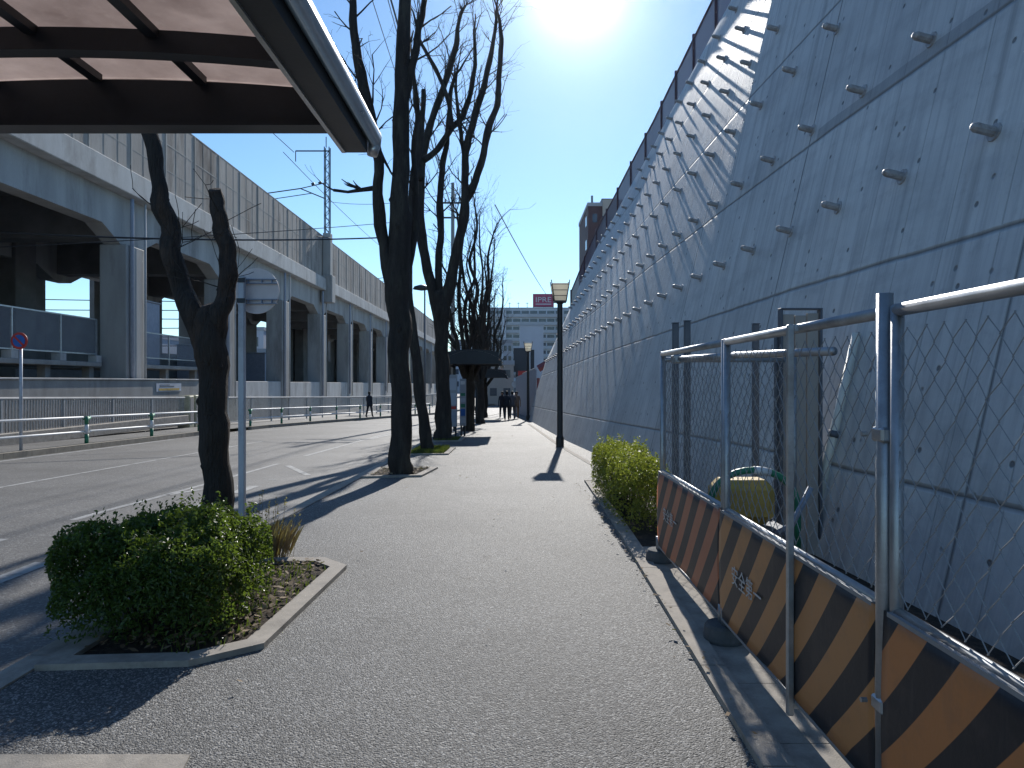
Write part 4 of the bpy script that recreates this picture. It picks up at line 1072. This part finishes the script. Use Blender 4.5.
cabinet(-17.9,33.6,CH+.81,1.2,2.6,3.0,'tall blue grey cabinet beside the bright pillar under the viaduct')
cabinet(-19.5,45.0,-.6,2.0,3.2,4.4,'large blue grey cabinet between the third and fourth visible pillars')
cabinet(-19.5,55.0,-.9,2.0,3.6,4.6,'grey cabinet between the farther viaduct pillars')
cabinet(-20.8,21.5,CH+.81,1.5,1.2,1.5,'small grey cabinet low on the near platform behind the mesh','conc_light')
cabinet(-20.8,26.0,CH+.81,1.2,2.2,2.1,'dark brown cabinet behind the mesh below the gap of sky','b_brown')
mb=MB()
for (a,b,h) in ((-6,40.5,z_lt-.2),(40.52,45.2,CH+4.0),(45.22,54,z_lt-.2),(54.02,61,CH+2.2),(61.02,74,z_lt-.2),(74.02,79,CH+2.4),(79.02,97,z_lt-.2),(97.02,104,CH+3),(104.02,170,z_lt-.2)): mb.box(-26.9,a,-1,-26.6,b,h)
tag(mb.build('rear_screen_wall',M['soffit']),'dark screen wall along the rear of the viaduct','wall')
# far side lattice walkway seen through the gap
t=thing('footbridge_girder','dark girder crossing the gap of sky under the viaduct','girder',(-30,30,5))
mb=MB(); mb.tube([(-27.5,18,6.9),(-27.5,42,4.6)],.22,4); mb.tube([(-27.5,18,5.9),(-27.5,42,3.9)],.12,4); mb.build('beam',M['dark_metal'],t)

# catenary poles on the viaduct
def catenary(y,label,top):
    x=VX+.15; t=thing('catenary_pole',label,'mast',(x,y,z_lb),'catenary masts on the viaduct')
    mb=MB(); mb.box(x-.35,y-.55,z_lb-1.0,x+.65,y+.55,z_lb+1.3,.05); mb.box(x-.2,y-.35,z_lb+1.301,x+.45,y+.35,z_pt+.25,.03); mb.build('plinth',M['conc_col'],t)
    zb=z_pt+.25; mb=MB(); w_=.20
    for sx in (-1,1):
        for sy in (-1,1): mb.tube([(x+.1+sx*w_,y+sy*w_,zb),(x+.1+sx*w_,y+sy*w_,top)],.045,5)
    z=zb; k=0
    while z<top-.5:
        for sy in (-1,1): mb.tube([(x+.1-w_*(1 if k%2 else -1),y+sy*w_,z),(x+.1+w_*(1 if k%2 else -1),y+sy*w_,z+.5)],.03,4)
        z+=.5; k+=1
    mb.build('lattice_mast',M['dark_metal'],t)
    mb=MB(); mb.tube([(x+.3,y,top-.3),(x-2.6,y,top-.3)],.06,5); mb.tube([(x-2.6,y,top-.3),(x-2.6,y,top-1.2)],.04,5); mb.tube([(x,y,top),(x,y,top+.9)],.04,5); mb.build('top_bracket',M['dark_metal'],t)
    mb=MB(); mb.tube([(x,y,top-4.4),(x-2.2,y,top-3.5),(x-5.0,y,top-3.9)],.05,5); mb.tube([(x,y,top-3.0),(x-2.2,y,top-3.5)],.04,5); mb.tube([(x-1.2,y,top-3.9),(x-5.2,y,top-4.5)],.035,5)
    for s_ in (.4,1.0): mb.tube([(x-s_,y,top-2.9-.15*s_),(x-s_-.25,y,top-3.0-.15*s_)],.11,6)
    mb.build('registration_arm',M['dark_metal'],t)
catenary(60.6,'tall lattice catenary mast nearest on the viaduct with a bracket arm',CH+20.0)
catenary(110.5,'small distant catenary mast on the viaduct behind the thickest trunk',CH+20.0)
# ------------------------------------------------------------ railings and guardrail across the road
def railing(pts,label,zoff,h=1.32):
    c=pts[0]; t=thing('grey_railing',label,'railing',(c[0],c[1],G(c[1])))
    mbr=MB(); mbb=MB(); 
    for (x0,y0),(x1,y1) in zip(pts,pts[1:]):
        L=math.hypot(x1-x0,y1-y0); n=max(1,round(L/2.6))
        mbr.tube([(x0,y0,G(y0)+h),(x1,y1,G(y1)+h)],.045,8); mbr.tube([(x0,y0,G(y0)+.14),(x1,y1,G(y1)+.14)],.025,6)
        for i in range(n):
            f=i/n; x,y=x0+(x1-x0)*f,y0+(y1-y0)*f
            mb=MB(); mb.box(x-.035,y-.035,G(y)-.02,x+.035,y+.035,G(y)+h-.03); mb.build('post',M['conc_light'],t)
        nb=int(L/.13)
        for i in range(nb):
            f=(i+.5)/nb; x,y=x0+(x1-x0)*f,y0+(y1-y0)*f; mbb.box(x-.014,y-.014,G(y)+.14,x+.014,y+.014,G(y)+h-.03)
    mbr.build('top_and_bottom_rail',M['conc_light'],t); mbb.build('bars',M['steel'],t)
railing([(-14.4,8),(-14.4,20),(-14.4,31.2)],'long grey vertical bar railing in front of the low stained wall',0)
railing([(-13.6,34),(-13.2,42),(-11.9,52),(-9.6,66),(-6.5,84)],'second grey bar railing following the bend of the far road',0)
mb=MB(); mb.box(-14.7,8,-.3,-14.2,31.2,.10,.02)
tag(mb.build('railing_base_kerb',M['kerb']),'low concrete base running under the long grey railing','wall base')
t=thing('utility_box','cream yellow box at the end of the long grey railing','box',(-14.6,31.9,G(32)))
mb=MB(); mb.box(-14.85,31.5,G(32),-14.3,31.95,CH-.62,.02); mb.box(-14.85,32.1,G(32),-14.3,32.6,CH-.60,.02); mb.build('housing',M['cream'] if 'cream' in M else mat('cream_paint',(.55,.52,.36),.6),t)
mb=MB(); mb.box(-14.295,31.55,G(32)+.2,-14.285,31.9,CH-.72); mb.box(-14.295,32.15,G(32)+.2,-14.285,32.55,CH-.72); mb.build('door',M['b_tan'],t)
def guardrail(ys_,label):
    t=thing('guard_rail',label,'guard rail',(fk(ys_[0])-.35,ys_[0],G(ys_[0])),'green and white guard rails across the road')
    for a,b in zip(ys_,ys_[1:]):
        xa,xb=fk(a)-.32,fk(b)-.32
        mb=MB()
        for zz in (.78,.36): mb.tube([(xa,a+.1,G(a)+zz-.06),(xa,a+.18,G(a)+zz),(xb,b-.18,G(b)+zz),(xb,b-.1,G(b)+zz-.06)],.032,8)
        mb.build('rail',M['whitep'],t,smooth=True)
    for a in ys_:
        x=fk(a)-.32
        mb=MB(); mb.tube([(x,a,G(a)-.02),(x,a,G(a)+.28)],.055,10); mb.build('post',M['green'],t,smooth=True)
        mb=MB(); mb.tube([(x,a,G(a)+.281),(x,a,G(a)+.56)],.054,10); mb.build('reflective_sleeve',M['whitep'],t,smooth=True)
        mb=MB(); mb.tube([(x,a,G(a)+.561),(x,a,G(a)+.80)],.055,10); mb.tube([(x,a-.16,G(a)+.76),(x,a,G(a)+.70),(x,a+.16,G(a)+.76)],.045,8); mb.build('post_head',M['green'],t,smooth=True)
guardrail([9.8,13.4,17.0,20.8,24.5,28.0],'nearer green and white guard rail beside the no parking sign')
guardrail([32.6,35.8,39.0,42.2,45.4,48.6,51.8,55,58.2],'farther green and white guard rail curving with the road')

# ------------------------------------------------------------ poles, cables
t=thing('utility_pole','tall utility pole with crossarms hidden among the bare trees','utility pole',(-4.0,48,G(48)))
mb=MB(); mb.tube([(-4,48,G(48)),(-4,48,15.0)],[.17,.11],10); mb.build('pole',M['conc'],t,smooth=True)
for z in (12.6,13.6):
    mb=MB(); mb.box(-5.1,47.95,z,-2.9,48.05,z+.1); mb.build('crossarm',M['dark_metal'],t)
mb=MB()
for x in (-5,-4.5,-3.5,-3.0): mb.cyl(x,48,13.71,13.9,.06,8)
mb.build('insulators',M['b_grey'],t)
def cable(p0,p1,sag,r,label,n=14):
    p0,p1=Vector(p0),Vector(p1); pts=[]
    for i in range(n+1):
        f=i/n; p=p0.lerp(p1,f); p.z-=sag*4*f*(1-f); pts.append(p)
    mb=MB(); mb.tube(pts,r,5); tag(mb.build('overhead_cable',M['black']),label,'cable')
cable((-5,48,13.8),(-3.4,-14,14.2),.6,.014,'outermost left overhead cable above the row of bare trees')
cable((-4.5,48,13.8),(-2.9,-14,14.2),.65,.014,'second overhead cable from the left above the bare trees')
cable((-3.5,48,13.8),(-2.0,-14,14.2),.7,.014,'third overhead cable from the left above the bare trees')
cable((-3.9,48,12.7),(-2.6,-14,12.6),.7,.028,'thick low overhead cable through the bare trees')
cable(P(-80,228,22),P(399,237,34),.25,.035,'thick dark cable crossing in front of the viaduct')
cable(P(-60,250,22),P(399,222,40),.1,.018,'thin cable crossing just above the thick one before the viaduct')
cable((VX-3.5,2,CH+19.3),(VX-2.6,60.6,CH+19.6),.4,.03,'upper catenary wire near the viaduct mast')
cable((VX-3.5,60.6,CH+19.6),(VX-2.6,110.5,CH+19.6),.4,.03,'upper catenary wire from the near to the distant mast')
cable((VX-5,8,CH+16),(VX-5,60.6,CH+16),.7,.03,'lower catenary wire left of the near mast')
cable((VX-5,60.6,CH+16),(VX-5,110.5,CH+16),.5,.03,'lower catenary wire between the two masts')
cable((VX+.3,60.6,CH+15.4),(-4.0,48,14.4),.5,.02,'cable from the near viaduct mast over the road to the utility pole')
cable(P(495,205,48),P(546,294,118),.3,.04,'thin cable slanting down to the magenta rooftop sign')
cable(P(-150,150,30),P(330,238,60),.3,.03,'faint cable running along the viaduct side')
# lamp on the far side
t=thing('road_lamp','slim road lamp post with a flat disc head across the road','street lamp',(-8.6,70,G(70)))
mb=MB(); mb.tube([(-8.6,70,G(70)),(-8.6,70,CH+9.3)],[.12,.07],8); mb.build('pole',M['dark_steel'],t,smooth=True)
mb=MB(); mb.lathe(-8.9,70,[(.1,CH+9.0),(.9,CH+9.15),(.75,CH+9.4),(.15,CH+9.6)],14); mb.build('lamp_head',M['dark_metal'],t,smooth=True)

# ------------------------------------------------------------ buildings
def building(name,label,x0,x1,y0,y1,z1,m,rows,cols,win=(.6,.5),band=None,zb=-1.3,side=True,group=None):
    t=thing(name,label,'building',((x0+x1)/2,y0,zb),group)
    mb=MB(); mb.box(x0,y0,zb,x1,y1,z1); mb.build('walls',M[m],t)
    mb=MB(); mb.box(x0-.1,y0-.1,z1+.002,x1+.1,y1+.1,z1+.5); mb.build('roof_edge',M['b_grey'],t)
    fh=(z1-zb-.6)/rows; fw=(x1-x0)/cols
    cnt=0
    for r in range(rows):
        for c in range(cols):
            a=x0+fw*(c+.5-win[0]/2); b=x0+fw*(c+.5+win[0]/2); lo=zb+.6+fh*(r+.5-win[1]/2); hi=zb+.6+fh*(r+.5+win[1]/2)
            if cnt<100:
                mb=MB(); mb.box(a,y0-.06,lo,b,y0-.003,hi); mb.build('window',M['glass'],t); cnt+=1
        if band:
            mb=MB(); mb.box(x0+.3,y0-1.1,zb+.6+fh*r-.1,x1-.3,y0-.07,zb+.6+fh*r+fh*.36); mb.build('balcony',M[band],t)
    if side:
        for xs,sg in ((x0,-1),(x1,1)):
            for r in range(rows):
                mb=MB(); mb.box(min(xs+sg*.003,xs+sg*.05),y0+1.5,zb+.6+fh*(r+.3),max(xs+sg*.003,xs+sg*.05),y0+3,zb+.6+fh*(r+.7)); mb.build('window',M['glass'],t)
    return t
YB_=240.0
ap=building('apartment_block','large pale apartment block with balcony rows below the magenta rooftop sign',(487-512)/F*YB_,(572-512)/F*YB_,YB_,YB_+14,CH+(382-309)/F*YB_,'b_white',10,10,(.85,.55),'b_grey',-1.3,False)
x=(505-512)/F*YB_; z1=CH+(382-309)/F*YB_
for xx in (-2.7,16.6,):
    mb=MB(); mb.box(xx-.7,YB_-1.5,-1.3,xx+.7,YB_-.1,z1+.2); mb.build('stair_tower',M['b_white'],ap)
for i,xx in enumerate((-1.5,1.5,4.5)):
    mb=MB(); mb.tube([(xx+.7,YB_+3,z1),(xx+.7,YB_+3,z1+2.6)],.08,4); mb.tube([(xx+.2,YB_+3,z1+2.2),(xx+1.2,YB_+3,z1+2.2)],.06,4); mb.build('antenna',M['dark_steel'],ap)
t=thing('rooftop_sign','magenta rooftop sign with white lettering on the pale apartment block','sign',(10.5,YB_+2,z1))
xa,xb=(533-512)/F*YB_,(554-512)/F*YB_; za,zb_=CH+(382-306.5)/F*YB_,CH+(382-293.5)/F*YB_
mb=MB(); mb.box(xa,YB_+1.0,za,xb,YB_+1.6,zb_,.05); pn=mb.build('panel',M['mag'],t)
mb=MB()
for xx in (xa+.3,(xa+xb)/2,xb-.3): mb.box(xx-.1,YB_+1.1,z1+.4,xx+.1,YB_+1.4,za)
mb.box(xa,YB_+1.0,za-.16,xb,YB_+1.5,za-.005); mb.build('support_frame',M['dark_steel'],t)
cu=bpy.data.curves.new('lettering','FONT'); cu.body='IPRE'; cu.size=3.0; cu.extrude=.02
to=bpy.data.objects.new('tmp',cu); COL.objects.link(to); bpy.context.view_layer.update()
me=bpy.data.meshes.new_from_object(to.evaluated_get(bpy.context.evaluated_depsgraph_get())); bpy.data.objects.remove(to)
xs=[v.co.x for v in me.vertices]; wd=max(xs)-min(xs)
for v in me.vertices: v.co=Vector((xa+1.0+(v.co.x-min(xs))/wd*(xb-xa-1.9)-10.5,-1.06+v.co.z*1,za-z1+1.55+v.co.y*.85))
me.materials.clear(); me.materials.append(M['b_white']); o=bpy.data.objects.new('lettering',me); COL.objects.link(o); o.parent=pn
mb=MB(); mb.box(xa+.9,YB_+.94,za+.75,xb-.9,YB_+.985,za+1.05); mb.build('underline',M['b_white'],pn)
Yb=150.0
building('office_building','plain pale windowless-fronted building in front of the apartment block',(520-512)/F*Yb,(543.5-512)/F*Yb,Yb,Yb+10,CH+(382-326)/F*Yb,'b_white',1,1,(.08,.04),None,-1.3,False)
Yb=120.0
building('narrow_building','narrow pale building with stacked windows left of the dark billboard',(503-512)/F*Yb,(512-512)/F*Yb,Yb,Yb+8,CH+(382-343)/F*Yb,'b_white',5,2,(.6,.5))
t=thing('billboard','large dark billboard behind the far street lamp','billboard',(1.5,92,0))
mb=MB(); mb.box((513.5-512)/F*92,92,CH+(382-372)/F*92,(529.5-512)/F*92,92.4,CH+(382-348)/F*92,.03); mb.build('panel',M['board'],t)
mb=MB(); mb.box(2.4,92.41,CH+1.6,2.9,92.6,CH+4.2); mb.box(.5,92.1,-1.2,.75,92.3,CH+1.3); mb.box(1.8,92.1,-1.2,2.05,92.3,CH+1.3); mb.build('support',M['dark_metal'],t)
t=thing('red_shop_sign','small red hanging sign below the dark billboard','sign',(1.5,80,0))
mb=MB(); mb.box((521-512)/F*80,80,CH+.75,(531-512)/F*80,80.15,CH+1.25,.02); mb.box((518-512)/F*80,80,CH+.1,(521.5-512)/F*80,80.15,CH+1.25,.02); mb.build('panel',M['red'],t)
mb=MB(); mb.box(1.15,80.05,-1.1,1.2,80.1,CH+.75); mb.build('post',M['dark_metal'],t)
t=thing('round_road_sign','white round road sign near the far hoarding','sign',(.25,60,0))
mb=MB(); mb.tube([(.25,60,CH-.2),(.25,60.03,CH-.2)],.28,20); mb.build('disc',M['whitep'],t); mb=MB(); mb.cyl(.25,60.08,G(60),CH,.04,8); mb.build('pole',M['dark_steel'],t)
mb=MB(); mb.tube([(.55,60.4,CH-.25),(.55,60.43,CH-.25)],.2,20); mb.build('side_disc',M['dark_metal'],t)
# hoarding closing the far end of the wall
t=thing('site_hoarding','pale grey panel hoarding beyond the end of the retaining wall','hoarding',(1.2,45,G(45)))
k=0
for (a,b) in (((1.45,42.3),(1.1,47)),((1.1,47),(.75,53)),((.75,53),(.35,60))):
    A,B=Vector((*a,0)),Vector((*b,0)); L=(B-A).length; n=int(L/1.0); d=(B-A).normalized(); nr=Vector((-d.y,d.x,0))
    for i in range(n):
        c=A+d*(i+.5)*L/n; mb=MB(); mb.obox((c.x,c.y,G(c.y)+1.5),d,nr,(0,0,1),L/n*.49,.03,1.5); mb.build('panel',M['bluegrey'],t)
mb=MB(); mb.tube([(1.4,42.6,G(42)+3.05),(.8,52,G(52)+3.05)],.04,6); mb.build('top_pipe',M['steel'],t)
t=thing('stair_structure','dull red sloping girder above the far hoarding','girder',(4,70,3))
mb=MB(); mb.tube([(2.6,70,CH+1.3),(6.5,70,CH+3.6)],.35,4); mb.tube([(2.6,70,CH+.4),(2.6,70,-1)],.15,6); mb.tube([(6.5,70,CH+3.4),(6.5,70,-1)],.15,6); mb.build('beam',mat('dull_red_steel',(.25,.06,.06),.6),t)
# brown tower behind the wall
t=building('brown_building','dark brown tower block rising behind the retaining wall',10.6,20,99,112,CH+24.5,'b_brown',8,5,(.35,.35),None,-1.3,True)
mb=MB(); mb.box(12.6,98.5,-1.3,20.5,98.99,CH+25.3); mb.build('tan_bay',M['b_tan'],t)
for (xx,zz) in ((12.5,22.5),(12.5,19.5),(12.5,16.5),(15,22.5),(15,19.5)):
    mb=MB(); mb.box(xx,98.42,CH+zz-.5,xx+1.2,98.495,CH+zz+.5); mb.build('window',M['glass'],t)
mb=MB(); mb.tube([(11.6,103,CH+24.5),(11.6,103,CH+27)],.15,6); mb.box(13,103,CH+25.0,15.5,105,CH+26.6); mb.build('rooftop_gear',M['dark_steel'],t)
# town seen under and past the viaduct
rb=random.Random(77)
specs=[(-3.0,.2,84,3.6),(-64,-50,62,5.4),(-48,-38,58,4.0),(-92,-70,78,8.0),(-60,-46,92,7.2),(-44,-35,100,8.8),(-110,-94,60,6.0),(-34,-27.5,84,5.0),(-33,-26,118,8.0),(-50,-36,140,10.5),(-27,-19,190,11.0),(-17,-9,200,13.0),(-8.5,-4.2,130,7.0)]
names=['low dark-windowed building closing the far end of the sidewalk','low pale house seen first through the gap under the viaduct','small tan house behind the viaduct pillars','wide pale block farthest left behind the viaduct','pale three storey block behind the viaduct','taller grey block behind the middle pillars','grey block at the far left behind the dark pillars','small pale house just right of the near pillar','tan block behind the farther pillars','large pale block beyond the farther pillars','pale block past the end of the viaduct','tall pale block left of the far trees','low pale house behind the far shelter']
for (a,b,y,h),nm in zip(specs,names):
    building('town_building',nm,a,b,y,y+10,h,rb.choice(['b_white','b_tan','b_grey']),max(2,int(h/2.8)),max(2,int((b-a)/2.6)),(.5,.42),None,-1.3,False,'town buildings beyond the viaduct')
for i in range(7):
    z=CH+2.3+i*.75; cable((-70,52,z+.6*rb.random()),(-27.5,60,z),.25,.04,'one of several dark wires seen through the gap under the viaduct')
for o in COL.objects:
    if o.name.startswith('overhead_cable') and 'one of several' in o.get('label',''): o['group']='wires behind the viaduct'

for i,(x,y,r) in enumerate(((-5.6,24.5,.36),(-3.7,9.2,.3))):
    t=thing('manhole_cover',['round iron manhole cover far out in the road near the lane line','round iron manhole cover in the road beside the dark shrub'][i],'manhole cover',(x,y,G(y)-.13))
    mb=MB(); mb.lathe(x,y,[(r,G(y)-.14),(r,G(y)-.119),(r*.9,G(y)-.117)],28); mb.build('frame_ring',M['dark_steel'],t); mb=MB(); mb.lathe(x,y,[(r*.86,G(y)-.14),(r*.86,G(y)-.112)],28); mb.build('lid',M['dark_metal'],t)
# thin air, forward scatter added to imitate lens glow round the sun
mb=MB(); mb.box(-700,-60,-2.4,700,420,75)
m=bpy.data.materials.new('thin_haze_for_sun_glow'); m.use_nodes=True; nt=m.node_tree; nt.nodes.remove(nt.nodes['Principled BSDF'])
pv=nt.nodes.new('ShaderNodeVolumePrincipled'); pv.inputs['Color'].default_value=(.86,.92,1,1); pv.inputs['Density'].default_value=.00005; pv.inputs['Anisotropy'].default_value=.955
nt.links.new(pv.outputs[0],nt.nodes['Material Output'].inputs['Volume']); mb.build('sun_glow_haze',m,kind='stuff')
# ------------------------------------------------------------ people far off
M['cloth_dark']=mat('dark_coat',(.025,.03,.045),.9); M['cloth_grey']=mat('grey_jacket',(.12,.12,.14),.9); M['cloth_navy']=mat('navy_trousers',(.02,.025,.05),.9); M['cloth_tan']=mat('tan_coat',(.35,.24,.17),.9); M['hair']=mat('black_hair',(.015,.012,.01),.6)
def person(x,y,rz,label,coat,step=.3,h=1.68):
    z=G(y); t=thing('person',label,'person',(x,y,z)); s=h/1.68
    c,sn=math.cos(rz),math.sin(rz)
    def T(a,b,d): a*=s;b*=s;d*=s; return (a*c-b*sn,a*sn+b*c,d)
    V=[];E=[];Rr=[]
    def v(p,r,par=None):
        V.append(T(*p)); Rr.append(r*s); 
        if par is not None: E.append((par,len(V)-1))
        return len(V)-1
    pel=v((0,0,.92),.135); wa=v((0,0,1.08),.125,pel); ch=v((0,.0,1.30),.15,wa); nk_=v((0,0,1.43),.06,ch); hd=v((0,.01,1.53),.075,nk_); v((0,.01,1.62),.075,hd)
    for sd_ in (-1,1):
        st=step*sd_
        hp=v((.09*sd_,0,.86),.115,pel); kn=v((.10*sd_,st*.35+.05,.48),.085,hp); an=v((.10*sd_,st*.8-.02*(st<0),.09),.06,kn); v((.10*sd_,st*.8+.15,.035),.035,an)
        sh=v((.17*sd_,0,1.36),.065,ch); el=v((.23*sd_,-st*.3,1.10),.045,sh); wr=v((.24*sd_,-st*.45+.10,.87),.032,el); ha=v((.24*sd_,-st*.5+.12,.80),.035,wr); v((.235*sd_,-st*.5+.13,.74),.018,ha)
    me=bpy.data.meshes.new('body'); me.from_pydata(V,E,[]); o=bpy.data.objects.new('body',me); COL.objects.link(o); o.parent=t
    me.materials.append(coat)
    sk=o.modifiers.new('skin','SKIN'); 
    for i,r in enumerate(Rr): me.skin_vertices[0].data[i].radius=(r,r*.85)
    me.skin_vertices[0].data[0].use_root=True
    o.modifiers.new('sub','SUBSURF').render_levels=1
    mb=MB(); hx,hy,hz=T(0,.0,1.60); mb.lathe(x+hx,y+hy,[(.082*s,z+hz-.07),(.092*s,z+hz),(.085*s,z+hz+.05),(.05*s,z+hz+.09),(.01,z+hz+.1)],12); mb.build('hair',M['hair'],t,smooth=True)
    fx,fy,fz=T(0,.065,1.565); mb=MB(); mb.lathe(x+fx,y+fy,[(.02*s,z+fz-.09),(.05*s,z+fz-.05),(.052*s,z+fz),(.03*s,z+fz+.05)],10); mb.build('face',M['skin'],t,smooth=True)
    mb=MB()                                        # coat hem
    mb.lathe(x,y,[(.175*s,z+.74*s),(.168*s,z+.95*s),(.15*s,z+1.1*s),(.178*s,z+1.28*s),(.16*s,z+1.37*s),(.07*s,z+1.45*s)],14); mb.build('coat',coat,t,smooth=True)
M['cloth_navy']
for a in [(.28,44,3.14,'person in a tan top walking towards the camera on the far sidewalk, beside the hoarding','cloth_tan',.3),(-.30,41,0,'person in a dark coat walking away in the middle of the far sidewalk','cloth_dark',.28),(.02,42.5,.1,'person in a grey jacket walking away closest to the far hoarding','cloth_grey',-.28),(-.62,45,3.0,'person in a navy coat walking next to the far shelter','cloth_navy',.25)]:
    person(a[0],a[1],a[2],a[3],M[a[4]],a[5])
person(-9.35,46.5,-.3,'person in dark clothes walking on the sidewalk across the road','x' and M['cloth_dark'],.3)
